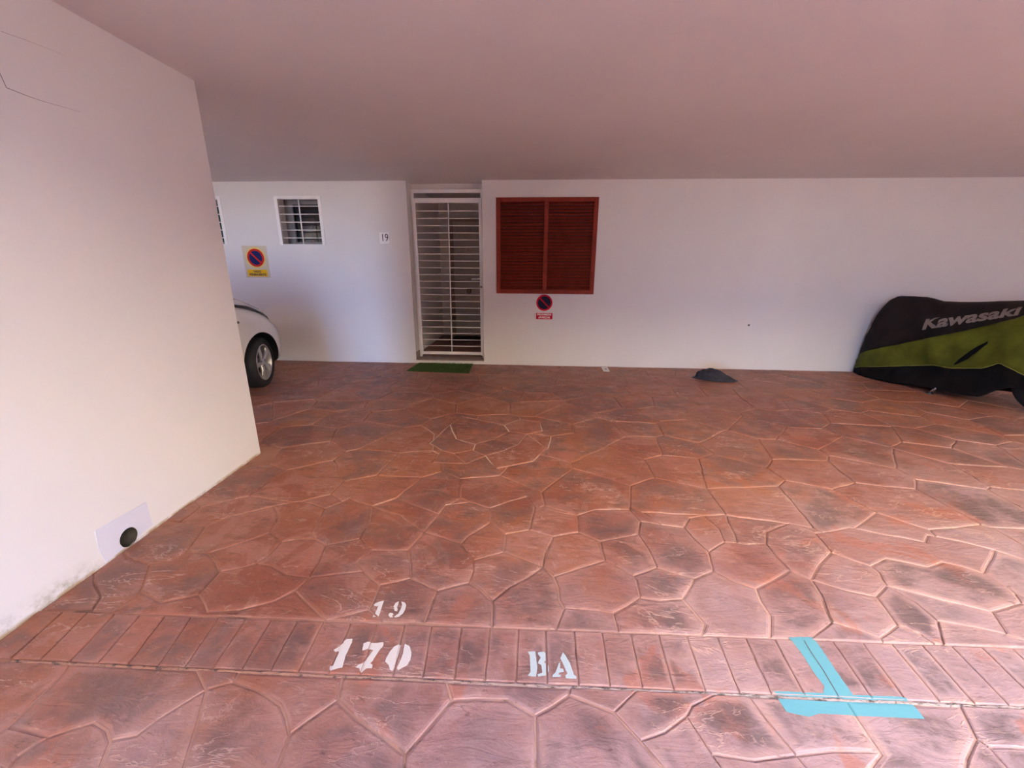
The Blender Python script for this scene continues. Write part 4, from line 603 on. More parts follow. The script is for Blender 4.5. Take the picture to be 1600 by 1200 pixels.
def slab(name, geo, mat):
    v, f, r = geo
    me = bpy.data.meshes.new(name)
    me.from_pydata(v, [], f)
    me.attributes.new('rim', 'FLOAT', 'POINT').data.foreach_set('value', r)
    me.update()
    return link(name, me, mat, floor)


TOPS = []            # (triangles of the walkable top, height): road paint is laid on these
rng = random.Random(3)
N_PARTS = 285
rest_v, rest_f, rest_r = [], [], []
for i, f in enumerate(FC):
    poly = refine([P2[k] for k in f])
    zt = rng.uniform(-.0012, .0012)
    jw = rng.uniform(.0045, .0075) if len(poly) > 9 else .003
    if i < N_PARTS:
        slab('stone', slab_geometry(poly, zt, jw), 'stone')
        top = inset(poly, jw)
        if min(q.y for q in top) < 1.7 and max(q.y for q in top) > .8:
            tri = tessellate_polygon([[Vector((q.x, q.y, 0)) for q in top]])
            TOPS.append(([[top[k] for k in t] for t in tri], zt))
    else:
        slab_geometry(poly, zt, jw, rest_v, rest_f, rest_r)
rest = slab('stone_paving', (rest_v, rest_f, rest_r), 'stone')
rest['kind'] = 'stuff'

# brick-stamped band across the mouth of the bay
J = [tuple(j) for j in JOINTS]
while J[0][0] > -5.2:
    J.insert(0, (J[0][0] - .1175, J[0][1] - .1175))
while J[-1][0] < 6.0:
    J.append((J[-1][0] + .1175, J[-1][1] + .1175 - .001))


def on_divider(x):
    xr = E0.x - math.tan(TH) * (1.27 - E0.y)
    return xr - .36 < x < xr - .02


for (ta, ba), (tb, bb) in zip(J, J[1:]):
    if on_divider((ta + tb) / 2):
        continue
    t = lambda x, o: Vector((x, CT[0] * x + CT[1] - o))
    b = lambda x, o: Vector((x, CB[0] * x + CB[1] + o))
    poly = []
    corners = [b(ba, .007), b(bb, .007), t(tb, .001), t(ta, .001)]
    for a_, b_ in zip(corners, corners[1:] + corners[:1]):
        n = 4 if (b_ - a_).length > .17 else 2
        for k in range(n):
            q = a_.lerp(b_, k / n)
            w = noise.noise_vector(Vector((q.x * 25, q.y * 25, 9))) * .003
            poly.append(Vector((q.x + w.x, q.y + w.y * .5)))
    zt = rng.uniform(-.001, .001)
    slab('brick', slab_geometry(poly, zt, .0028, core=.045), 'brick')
    top = inset(poly, .0036)
    tri = tessellate_polygon([[Vector((q.x, q.y, 0)) for q in top]])
    TOPS.append(([[top[k] for k in t_] for t_ in tri], zt))

# rough cement in the expansion joint in front of the band
bm = bmesh.new()
xs = [-2.0 + .035 * i for i in range(230)]
rows = []
for x in xs:
    y = CB[0] * x + CB[1]
    n1 = noise.noise(Vector((x * 9, 1, 2))) * .004
    n2 = noise.noise(Vector((x * 11, 7, 2))) * .004
    n3 = noise.noise(Vector((x * 17, 3, 5))) * .0025
    rows.append([bm.verts.new((x, y - .006 + n1, -.0075)), bm.verts.new((x, y - .002 + n1, -.0035 + n3)), bm.verts.new((x, y + .005 + n2, -.002 + n3)), bm.verts.new((x, y + .009 + n2, -.0075))])
for A, B in zip(rows, rows[1:]):
    for k in range(3):
        bm.faces.new((A[k], B[k], B[k + 1], A[k + 1]))
from_bm('expansion_joint', bm, 'cement', floor, True)

# ------------------------------------------------------------------ shell of the car port
ceiling = struct(box('ceiling', (XL, XR, YE, 8.6, H, H + .3), 'ceil'), 'flat white concrete ceiling over the parking bays')
struct(box('ceiling_sky_block', (-2.3, .3, -4.2, YE, H, H + .3), 'ceil'), 'unseen slab added over the drive to hide sky from the left floor')  # added out of view to keep skylight off the left floor
struct(boxes('wall_front_sun_screen', [(-26, 26, YE, YE + .25, H + .3, 12.6)], 'facade'))  # unseen upper front, widened and raised to shade the lower house opposite
struct(box('wall_right', (XR - .2, XR, YE, YW, -.01, H), 'wall'))
struct(box('wall_left', (XL, XL + .2, YE, YW, -.01, H), 'wall'))
struct(box('ground_yard', (-30, 30, -26, -1.2, -.16, -.012), 'yard'), 'red paving of the yard in front of the car port')
struct(box('wall_unseen_opposite', (-3.0, 1.2, -9.3, -9.0, -.05, 9.2), 'facade'), 'unseen cream lower storeys across the yard, shaped for the light in the bay')  # unseen houses, heights and gap set for the light in the bay
struct(box('wall_unseen_upper_bounce', (-3.0, 1.2, -9.3, -9.0, 9.2, 19.0), 'facade_bounce'), 'unseen upper storeys across the yard, whitened to bounce sun into the bay')  # whiter than the storeys below to send more sun to the near floor
struct(box('wall_unseen_low', (1.2, 30, -9.3, -9.0, -.05, 10.4), 'facade'), 'unseen lower house wall across the yard, shaped for the light in the bay')

struct(box('wall_added_side', (-30, -5.6, -9.3, -9.0, -.05, 15.0), 'facade'), 'unseen house wall added across the yard to narrow the sky gap')  # added to narrow the gap that lets low sky in

struct(box('wall_blocker', (-2.6, 30, -8.9, -8.0, -.02, 4.2), 'blocker'), 'unseen dark screen added to keep low light off the back wall')  # added out of view to dim the upper back wall

# back wall, right of the entrance: opening for the louvred shutter
SX0, SX1, SZ0, SZ1 = -.603, .812, 1.078, 2.379
struct(boxes('wall_back', [
    (-.80, SX0, YW, YW + .30, -.01, H), (SX1, XR, YW, YW + .30, -.01, H),
    (SX0, SX1, YW, YW + .30, -.01, SZ0), (SX0, SX1, YW, YW + .30, SZ1, H),
    (SX0, SX1, YW + .14, YW + .30, SZ0, SZ1)], 'wall'), 'white plastered back wall to the right of the entrance')
# back wall, left of the entrance: two small windows
WX = [(-3.795, -3.116), (-5.29, -4.605)]
WZ0, WZ1 = 1.745, 2.408
struct(boxes('wall_back_side', [
    (WX[0][1], -1.868, YW, YW + .30, -.01, H), (WX[1][1], WX[0][0], YW, YW + .30, -.01, H), (XL, WX[1][0], YW, YW + .30, -.01, H),
    (WX[0][0], WX[0][1], YW, YW + .30, -.01, WZ0), (WX[0][0], WX[0][1], YW, YW + .30, WZ1, H),
    (WX[1][0], WX[1][1], YW, YW + .30, -.01, WZ0), (WX[1][0], WX[1][1], YW, YW + .30, WZ1, H),
    (WX[0][0], WX[0][1], YW + .29, YW + .30, WZ0, WZ1), (WX[1][0], WX[1][1], YW + .29, YW + .30, WZ0, WZ1)], 'wall'), 'white plastered back wall with the small barred windows')

# divider between the bays, with a drain hole low down
DT = .38
dv = Vector((-math.sin(TH), math.cos(TH)))       # along the divider, towards the back wall
nv = Vector((math.cos(TH), math.sin(TH)))        # out of its visible face


def dp(s, out, z):                               # s: distance from the far corner, out: proud of the face
    q = E0 + dv * s + nv * out
    return Vector((q.x, q.y, z))


VS, VZ, VR = -1.157, .052, .052
bm = bmesh.new()
L0 = -6.0  # carried on past the view to block low sky from this bay
sv = [L0, VS - .075, VS + .075, 0]
zv = [-.01, .127, H]
grid = {}
for s_ in sv:
    for z_ in zv:
        grid[s_, z_] = bm.verts.new(dp(s_, 0, z_))
for a_, b_ in zip(sv, sv[1:]):
    for c_, d_ in zip(zv, zv[1:]):
        if a_ == sv[1] and c_ == zv[0]:
            continue
        bm.faces.new((grid[a_, c_], grid[b_, c_], grid[b_, d_], grid[a_, d_]))
n = 28
ring = [bm.verts.new(dp(VS + math.cos(2 * math.pi * k / n) * VR, 0, VZ + math.sin(2 * math.pi * k / n) * VR)) for k in range(n)]
corner = [grid[sv[2], zv[0]], grid[sv[2], zv[1]], grid[sv[1], zv[1]], grid[sv[1], zv[0]]]
ang0 = [math.atan2(z - VZ, s - VS) for s, z in ((sv[2], zv[0]), (sv[2], zv[1]), (sv[1], zv[1]), (sv[1], zv[0]))]
for ci in range(4):
    a0, a1 = ang0[ci], ang0[(ci + 1) % 4]
    if a1 < a0:
        a1 += 2 * math.pi
    ks = sorted((k for k in range(-n, 2 * n) if a0 <= 2 * math.pi * k / n <= a1))
    chain = [ring[k % n] for k in ks]
    if ci == 0:
        first = chain[0]
    else:
        bm.faces.new((corner[ci], prev, chain[0]))
    c0, c1 = corner[ci], corner[(ci + 1) % 4]
    for q0, q1 in zip(chain, chain[1:]):
        bm.faces.new((c0, q1, q0))
    bm.faces.new((c0, c1, chain[-1]))
    prev = chain[-1]
bm.faces.new((corner[0], prev, first))
back = {}
for s_ in (L0, 0):
    for z_ in (-.01, H):
        back[s_, z_] = bm.verts.new(dp(s_, -DT, z_))
bm.faces.new((back[L0, -.01], back[0, -.01], back[0, H], back[L0, H]))
bm.faces.new((grid[0, zv[0]], grid[0, zv[1]], grid[0, H], back[0, H], back[0, -.01]))
bm.faces.new((grid[L0, zv[0]], grid[L0, zv[1]], grid[L0, H], back[L0, H], back[L0, -.01]))
wd = struct(from_bm('wall_divider', bm, 'wall_l'), 'white dividing wall that closes the bay on the left')
for f in wd.data.polygons:
    f.use_smooth = False
# hairline cracks around an old filled-in hatch
cr = [(-1.14, 2.26), (-1.12, 2.162), (-1.06, 2.158), (-1.005, 2.157), (-.93, 2.161), (-.827, 2.168)]


def crack(pts, w):
    bm = bmesh.new()
    prev = None
    for i, (s_, z_) in enumerate(pts):
        k = w * (1 - .75 * i / (len(pts) - 1))
        cur = [bm.verts.new(dp(s_ - k, .0006, z_ - k)), bm.verts.new(dp(s_ + k, .0006, z_ + k))]
        if prev:
            bm.faces.new((prev[0], cur[0], cur[1], prev[1]))
        prev = cur
    return from_bm('crack', bm, 'crack', wd)


crack(cr, .0016)
crack([(-1.08, 2.372), (-.98, 2.383), (-.90, 2.388), (-.82, 2.392)], .0007)

# vestibule behind the entrance gate
struct(boxes('wall_hall', [(-2.2, -1.9, YW + .30, 8.5, 0, H), (-.86, -.6, YW + .30, 8.5, 0, H), (-2.2, -.6, 8.3, 8.5, 0, H)], 'hall'))
struct(box('floor_hall', (-1.9, -.86, YW + .24, 8.3, -.008, .10), 'tile'))
step = struct(boxes('trim_1', [(-1.868, -.80, YW - .004, YW + .30, -.008, .045)], 'wall'))
tr = box('tread', (-1.868, -.80, YW - .006, YW + .30, .045, .062), 'tread', step, .003)
for x0, x1 in ((-1.868, -1.856), (-.812, -.80)):
    box('skirting', (x0, x1, YW + .004, YW + .30, .062, .17), 'tread', step, .002)
struct(box('trim_2', (-1.868, -.80, YW + .26, YW + .31, H - .07, H), 'hall'))

d1 = struct(empty('door_1', (-1.2, 8.2, .10)), 'grey-brown front door behind the white gate')
box('door_leaf', (-1.62, -.88, 8.25, 8.295, .10, 2.26), 'door', d1, .004)
for x0, x1, z0, z1 in ((-1.70, -1.62, .10, 2.34), (-.88, -.865, .10, 2.34), (-1.62, -.88, 2.26, 2.34)):
    box('door_frame', (x0, x1, 8.22, 8.297, z0, z1), 'frame_w', d1, .003)
turned('door_knob', [(0, .055), (.03, .05), (.038, .03), (.03, .012), (.05, .008), (.052, 0)], (-1.345, 8.25, .985), (0, -1, 0), 'brass', d1)
turned('peephole', [(0, .006), (.012, .006), (.014, 0)], (-1.35, 8.25, 1.76), (0, -1, 0), 'brass', d1, 16)
box('threshold', (-1.62, -.88, 8.16, 8.25, .10, .125), 'tread', d1, .003)
# ------------------------------------------------------------------ small barred windows (part of the setting)
for wi, (x0, x1) in enumerate(WX):
    w = struct(empty('window_%d' % (wi + 1), ((x0 + x1) / 2, YW, WZ0)), ['small white-barred window with dark glass above the yellow sign', 'green-glazed barred window half hidden by the dividing wall'][wi])
    f = .042
    for b in ((x0 - .005, x0 + f, WZ0, WZ1), (x1 - f, x1 + .005, WZ0, WZ1), (x0 + f, x1 - f, WZ1 - f, WZ1)):
        box('surround', (b[0], b[1], YW - .012, YW + .03, b[2], b[3]), 'metal', w, .003)
    box('sill', (x0 + f, x1 - f, YW - .004, YW + .25, WZ0, WZ0 + .012), 'wall', w)
    xc = (x0 + x1) / 2 + .005
    tube('bar', [(xc, YW + .012, WZ0), (xc, YW + .012, WZ1 - f)], .009, 'metal', w)
    for k in range(5):
        z = WZ0 + .10 + k * .108
        tube('bar', [(x0 + f - .005, YW + .022, z), (x1 - f + .005, YW + .022, z)], .0065, 'metal', w)
    yb = YW + .21
    fr = boxes('window_frame', [(x0 + .05, x0 + .085, yb, yb + .05, WZ0 + .012, WZ1 - .04), (x1 - .02, x1, yb, yb + .05, WZ0 + .012, WZ1), (x0 + .085, x1 - .02, yb, yb + .05, WZ1 - .085, WZ1 - .05), (x0 + .085, x1 - .02, yb, yb + .05, WZ0 + .012, WZ0 + .05),
                                (x0, x1, yb + .005, yb + .05, WZ1 - .05, WZ1), (x0, x0 + .05, yb + .005, yb + .05, WZ0, WZ1)], 'alu', w)
    g = 'glass_d' if wi == 0 else 'glass_g'
    box('pane', (x0 + .085, xc + .03, yb + .028, yb + .034, WZ0 + .05, WZ1 - .085), g, w)
    box('pane', (xc + .03, x1 - .02, yb + .012, yb + .018, WZ0 + .05, WZ1 - .085), g, w)
    box('sash', (x0 + .085, x0 + .125, yb + .006, yb + .04, WZ0 + .05, WZ1 - .085), 'alu', w)

# ------------------------------------------------------------------ entrance gate
YG = YW + .205
gate = tag(empty('entrance_gate', (-1.33, YG, .062)), 'white steel gate of thin horizontal bars closing the house entrance', 'gate')
box('frame_post', (-1.866, -1.822, YG - .02, YG + .02, .062, 2.52), 'metal', gate, .003)
box('frame_post', (-.848, -.802, YG - .02, YG + .02, .062, 2.52), 'metal', gate, .003)
box('frame_beam', (-1.822, -.848, YG - .02, YG + .02, 2.47, 2.52), 'metal', gate, .003)
leaf = box('gate_stile', (-1.842, -1.796, YG - .045, YG - .008, .10, 2.40), 'metal', gate, .003)
box('gate_stile', (-.872, -.828, YG - .045, YG - .008, .10, 2.40), 'metal', gate, .003)
box('gate_rail', (-1.796, -.872, YG - .045, YG - .008, 2.335, 2.40), 'metal', gate, .003)
box('gate_rail', (-1.796, -.872, YG - .045, YG - .008, .108, .152), 'metal', gate, .003)
tube('upright_bar', [(-1.335, YG - .034, .15), (-1.315, YG - .034, 2.337)], .0085, 'metal', gate)
barm = None
for k in range(21):
    z = .242 + (2.228 - .242) * k / 20
    if barm is None:
        b = tube('bar', [(-1.80, YG - .024, z), (-.868, YG - .024, z)], .0062, 'metal', gate)
        barm, z_first = b, z
    else:
        b = barm.copy()
        COL.objects.link(b)
        b.location.z = barm.location.z + z - z_first
lk = box('lock_case', (-.872, -.834, YG - .056, YG - .044, 1.14, 1.31), 'metal', gate, .003)
hd = bmesh.new()
add_tube(hd, [(-.858, YG - .058, 1.275), (-.858, YG - .095, 1.275), (-.872, YG - .102, 1.275), (-.985, YG - .102, 1.272)], .0105, 10)
from_bm('lever_handle', hd, 'metal', lk, True)
turned('lock_cylinder', [(0, .012), (.014, .012), (.016, 0)], (-.850, YG - .06, 1.16), (0, -1, 0), 'brass', lk, 16)
for z in (.35, 2.2):
    tube('hinge', [(-1.848, YG - .034, z), (-1.848, YG - .034, z + .10)], .012, 'metal', gate)

# dark mat inside the vestibule
dm = box('entrance_mat', (-1.62, -.92, 7.55, 8.08, .1005, .114), 'mat_d', None, .004)
tag(dm, 'dark mat on the vestibule floor behind the gate bars', 'mat')

# ------------------------------------------------------------------ louvred shutter
sh = tag(empty('louvred_shutter', (.10, YW, SZ0)), 'closed pair of red-brown louvred shutters on the white back wall', 'shutter')
fb = .058
y0, y1 = YW - .022, YW + .05
for b in ((SX0, SX0 + fb, SZ0, SZ1), (SX1 - fb, SX1, SZ0, SZ1), (SX0 + fb, SX1 - fb, SZ0, SZ0 + fb), (SX0 + fb, SX1 - fb, SZ1 - fb, SZ1)):
    box('frame', (b[0], b[1], y0, y1, b[2], b[3]), 'red', sh, .004)
xm = .100
box('meeting_stile', (xm - .03, xm + .03, y0 + .004, y1, SZ0 + fb, SZ1 - fb), 'red', sh, .004)
NS = 27
pitch = (SZ1 - SZ0 - 2 * fb) / NS
for xa, xb in ((SX0 + fb, xm - .03), (xm + .03, SX1 - fb)):
    first = None
    for k in range(NS):
        z = SZ0 + fb + pitch * (k + .5)
        if first is None:
            bm = bmesh.new()
            add_box(bm, xa, xb, -.024, .024, -.0035, .0035, .0012, Matrix.Translation((0, YW + .018, z)) @ Matrix.Rotation(math.radians(40), 4, 'X'))
            first = from_bm('slat', bm, 'red', sh)
            zf = z
        else:
            s_ = first.copy()
            COL.objects.link(s_)
            s_.location.z = first.location.z + z - zf
box('shade_board', (SX0 + .01, SX1 - .01, YW + .075, YW + .085, SZ0 + .01, SZ1 - .01), 'seam', sh)  # dark sheet standing in for the shade behind the slats

# ------------------------------------------------------------------ signs on the wall


def ring_plate(name, x, y, z, ri, ro, th, mat, parent, n=48):
    prof = [(ri, 0), (ri, th), (ro, th), (ro, 0)] if ri > 0 else [(0, th), (ro, th), (ro, 0)]
    return turned(name, prof, (x, y, z), (0, -1, 0), mat, parent, n)


def slash(name, x, y, z, r, w, th, mat, parent):
    m = Matrix.Translation((x, y - th / 2, z)) @ Matrix.Rotation(math.radians(45), 4, 'Y')
    return box(name, (-r, r, -th / 2, th / 2, -w / 2, w / 2), mat, parent, 0, m)


ys = tag(empty('no_parking_sign', (-4.21, YW, 1.275)), 'beige no-parking sign with a yellow bar on the wall above the white car', 'sign')
box('sign_sheet', (-4.402, -4.024, YW - .005, YW - .001, 1.274, 1.733), 'beige', ys, .001)
ring_plate('sign_halo', -4.208, YW - .005, 1.562, 0, .152, .0012, 'halo', ys)
ring_plate('sign_disc', -4.208, YW - .0062, 1.562, 0, .102, .0012, 's_blue', ys)
ring_plate('sign_ring', -4.208, YW - .0062, 1.562, .100, .130, .0018, 's_red', ys)
slash('sign_slash', -4.208, YW - .0062, 1.562, .104, .024, .0022, 's_red', ys)
box('sign_bar', (-4.367, -4.062, YW - .0075, YW - .005, 1.293, 1.393), 'yellow', ys, .001)
wall_text('lettering', 'VADO', .043, -4.214, YW - .0082, 1.363, 'ink', ys, .0015)
wall_text('lettering', 'PERMANENTE', .043, -4.214, YW - .0082, 1.319, 'ink', ys, .0015, .98)

rs = tag(empty('no_parking_sign', (.104, YW, .706)), 'round no-parking sticker over a small red plate below the shutter', 'sign')
ring_plate('sign_disc', .104, YW - .001, .948, 0, .098, .0012, 's_navy', rs)
ring_plate('sign_ring', .104, YW - .001, .948, .095, .119, .0018, 's_red2', rs)
slash('sign_slash', .104, YW - .001, .948, .098, .02, .0022, 's_red2', rs)
box('sign_plate', (-.013, .229, YW - .0025, YW - .0005, .706, .798), 's_red2', rs)
wall_text('lettering', 'PROHIBIDO', .040, .108, YW - .0032, .774, 's_white', rs, .0012, .98)
wall_text('lettering', 'APARCAR', .040, .108, YW - .0032, .732, 's_white', rs, .0012, .98)

hn = tag(empty('house_number_plate', (-2.227, YW, 1.765)), 'white house number 19 plaque beside the entrance gate', 'number plate')
box('plaque', (-2.298, -2.156, YW - .008, YW - .001, 1.766, 1.921), 's_white', hn, .002)
wall_text('lettering', '19', .14, -2.222, YW - .0088, 1.846, 'ink', hn, .0004, .82)

# ------------------------------------------------------------------ drain outlet low in the divider
vn = tag(empty('drain_outlet', dp(VS, 0, 0)), 'round dark drain hole in a smooth white patch low on the dividing wall', 'drain')
bm = bmesh.new()
pc = [(-1.298, .004), (-1.013, .028), (-1.015, .178), (-1.15, .186), (-1.301, .194), (-1.31, .10)]
n = 32
inner = [bm.verts.new(dp(VS + math.cos(2 * math.pi * k / n) * VR, .0035, VZ + math.sin(2 * math.pi * k / n) * VR)) for k in range(n)]
outer = []
for k in range(n):
    a = 2 * math.pi * k / n
    d = Vector((math.cos(a), math.sin(a)))
    best = 9
    for (sa, za), (sb, zb) in zip(pc, pc[1:] + pc[:1]):
        e = Vector((sb - sa, zb - za))
        den = d.x * e.y - d.y * e.x
        if abs(den) < 1e-9:
            continue
        t_ = ((sa - VS) * e.y - (za - VZ) * e.x) / den
        u_ = ((sa - VS) * d.y - (za - VZ) * d.x) / den
        if t_ > 0 and -.001 <= u_ <= 1.001:
            best = min(best, t_)
    best = max(best, VR + .001)
    outer.append((VS + d.x * best, VZ + d.y * best))
for s_, z_ in (pc[0], pc[1], pc[2], pc[4]):      # keep the patch's corners crisp
    k = min(range(n), key=lambda i: (outer[i][0] - s_) ** 2 + (outer[i][1] - z_) ** 2)
    outer[k] = (s_, z_)
ov = [bm.verts.new(dp(s_, .003, z_)) for s_, z_ in outer]
oe = [bm.verts.new(dp(VS + (s_ - VS) * 1.012, .0002, VZ + (z_ - VZ) * 1.012)) for s_, z_ in outer]
for k in range(n):
    k2 = (k + 1) % n
    bm.faces.new((inner[k], inner[k2], ov[k2], ov[k]))
    bm.faces.new((ov[k], ov[k2], oe[k2], oe[k]))
from_bm('plaster_patch', bm, 'patch', vn)
turned('pipe', [(VR - .002, .003), (VR - .004, -.004), (VR - .006, -.20), (0, -.20)], dp(VS, 0, VZ), (nv.x, nv.y, 0), 'hole', vn)

# speck on the back wall
sp = turned('wall_mark', [(0, .004), (.012, .003), (.016, 0)], (3.077, YW, .66), (0, -1, 0), 'speck', None, 12)
tag(sp, 'tiny dark speck alone on the white wall left of the motorcycle', 'mark')

# ------------------------------------------------------------------ road paint


def clip_tri(poly, tri):
    a = (tri[1].x - tri[0].x) * (tri[2].y - tri[0].y) - (tri[1].y - tri[0].y) * (tri[2].x - tri[0].x)
    t = tri if a > 0 else tri[::-1]
    for i in range(3):
        p, q = t[i], t[(i + 1) % 3]
        f = lambda v: (q.x - p.x) * (v.y - p.y) - (q.y - p.y) * (v.x - p.x)
        new = []
        for u, v in zip(poly, poly[1:] + poly[:1]):
            fu, fv = f(u), f(v)
            if fu >= 0:
                new.append(u)
            if fu * fv < 0:
                new.append(u.lerp(v, fu / (fu - fv)))
        poly = new
        if len(poly) < 3:
            return []
    return poly


def road_paint(name, keys, mat, parent, groove=False):
    V, F = [], []
    for k in keys:
        pts = [Vector(p) for p in PAINT[k]]
        jag = []
        for a_, b_ in zip(pts, pts[1:] + pts[:1]):
            n_ = max(1, int((b_ - a_).length / .006))
            for i in range(n_):
                q = a_.lerp(b_, i / n_)
                w = noise.noise_vector(Vector((q.x * 130, q.y * 130, 2)))
                jag.append(q + Vector((w.x, w.y)) * .0014)
        tris = tessellate_polygon([[Vector((q.x, q.y, 0)) for q in jag]])
        xa, xb = min(q.x for q in jag), max(q.x for q in jag)
        ya, yb = min(q.y for q in jag), max(q.y for q in jag)
        for top, zt in TOPS:
            for tt in top:
                if max(q.x for q in tt) < xa or min(q.x for q in tt) > xb or max(q.y for q in tt) < ya or min(q.y for q in tt) > yb:
                    continue
                for t in tris:
                    pl = clip_tri([jag[i] for i in t], tt)
                    if len(pl) >= 3:
                        b0 = len(V)
                        V += [(q.x, q.y, zt + .0007) for q in pl]
                        F.append(tuple(range(b0, b0 + len(pl))))
        if groove:
            for t in tris:
                b0 = len(V)
                V += [(jag[i].x, jag[i].y, -.0022) for i in t]
                F.append((b0, b0 + 1, b0 + 2))
    o = from_py(name, V, F, mat, parent)
    bm = bmesh.new()
    bm.from_mesh(o.data)
    for f_ in bm.faces:
        if f_.normal.z < 0:
            f_.normal_flip()
    bm.to_mesh(o.data)
    bm.free()
    return o


def paint_root(name, key, label, cat):
    x, y = PAINT[key][0]
    return tag(empty(name, (x, y, 0)), label, cat)


a = paint_root('painted_number', 'n19_1', 'small white stencilled number 19 on the stones behind the brick band', 'floor marking')
road_paint('digit', ['n19_1'], 'white_paint', a)
road_paint('digit', ['n19_9a', 'n19_9b', 'n19_9c'], 'white_paint', a)
a = paint_root('painted_number', 'n170_1', 'large white stencilled number 170 on the brick band', 'floor marking')
road_paint('digit', ['n170_1'], 'white_paint', a, True)
road_paint('digit', ['n170_7'], 'white_paint', a, True)
road_paint('digit', ['n170_0a', 'n170_0b'], 'white_paint', a, True)
a = paint_root('painted_letters', 'BA_Ba', 'pale blue stencilled letters BA on the brick band', 'floor marking')
road_paint('letter', ['BA_Ba', 'BA_Bb'], 'pale_paint', a)
road_paint('letter', ['BA_Aa', 'BA_Ab'], 'pale_paint', a)
a = paint_root('painted_bay_mark', 'T_up', 'turquoise painted T-shaped bay mark across the brick band', 'floor marking')
road_paint('stripe', ['T_up'], 'aqua_paint', a, True)
road_paint('stripe', ['T_lo'], 'aqua_paint', a, True)

# ------------------------------------------------------------------ things lying on the floor
# artificial-grass door mat
gm = tag(empty('grass_mat', (-1.4, 5.9, 0)), 'green artificial grass doormat in front of the entrance step', 'doormat')
c4 = [Vector((-1.86, 5.66)), Vector((-.94, 5.60)), Vector((-.975, 6.175)), Vector((-1.81, 6.17))]
bm = bmesh.new()
lo = [bm.verts.new((q.x, q.y, .0005)) for q in c4]
hi = [bm.verts.new((q.x, q.y, .006)) for q in c4]
bm.faces.new(lo[::-1])
bm.faces.new(hi)
for k in range(4):
    bm.faces.new((lo[k], lo[(k + 1) % 4], hi[(k + 1) % 4], hi[k]))
MAT['grass'] = simple('artificial_grass', (.045, .10, .018, 1), .7, var=.45, vscale=60)
from_bm('backing', bm, 'grass', gm)
V, F = [], []
rg = random.Random(8)
for _ in range(9000):
    a_, b_ = rg.random(), rg.random()
    q = c4[0].lerp(c4[1], a_).lerp(c4[3].lerp(c4[2], a_), b_)
    an = rg.uniform(0, 6.28)
    w, h_ = .0018, rg.uniform(.010, .020)
    lx, ly = rg.uniform(-.008, .008), rg.uniform(-.008, .008)
    b0 = len(V)
    V += [(q.x - math.cos(an) * w, q.y - math.sin(an) * w, .005), (q.x + math.cos(an) * w, q.y + math.sin(an) * w, .005), (q.x + lx, q.y + ly, .006 + h_)]
    F.append((b0, b0 + 1, b0 + 2))
gr = from_py('grass_pile', V, F, 'grass', gm)
gr['kind'] = 'stuff'

# white plastic strip against the wall
ws = tag(empty('plastic_strip', (1.03, 6.02, 0)), 'small white plastic strip lying on the floor against the back wall', 'strip')
m = Matrix.Translation((1.028, 6.025, .008)) @ Matrix.Rotation(math.radians(-1), 4, 'Z')
box('plate', (-.046, .046, -.155, .155, -.007, .007), 'paper', ws, .003, m)
box('slot', (-.014, .014, -.075, -.035, .006, .0085), 'speck', ws, 0, m)
for yy in (-.125, .12):
    turned('screw', [(0, .010), (.007, .009), (.008, .006)], m @ Vector((0, yy, 0)), (0, 0, 1), 'steel', ws, 10)
box('rim', (-.046, .046, .146, .156, .004, .022), 'paper', ws, .002, m)

# crumpled dark cloth
bm = bmesh.new()
bmesh.ops.create_icosphere(bm, subdivisions=5, radius=1)
prof = [(-.30, .012), (-.22, .03), (-.205, .115), (-.15, .142), (-.04, .148), (.05, .135), (.13, .085), (.22, .04), (.28, .012), (.30, .008)]


def pinterp(pr_, x):
    if x <= pr_[0][0]:
        return pr_[0][1]
    for (xa, ya), (xb, yb) in zip(pr_, pr_[1:]):
        if x <= xb:
            return ya + (yb - ya) * (x - xa) / (xb - xa)
    return pr_[-1][1]


for v in bm.verts:
    c = v.co.copy()
    x = c.x * .285
    top = pinterp(prof, x)
    y = c.y * (.13 - .12 * max(0, abs(c.x) - .55))
    z = max(0.0, c.z) ** .75 * top
    fold = noise.fractal(Vector((x * 9, y * 11, 3.1)), .8, 2.1, 4) * .022 + abs(noise.noise(Vector((x * 16 + y * 9, y * 18, 1)))) * .02
    z = max(.004, z - fold * min(1, z / .05)) if c.z > 0 else .003
    v.co = Vector((2.43 + x + fold * .5, 5.56 + y - .22 * x, z))
bag = from_bm('crumpled_cloth', bm, 'bag', None, True)
tag(bag, 'crumpled dark blue-grey cloth lying on the floor by the back wall', 'cloth')


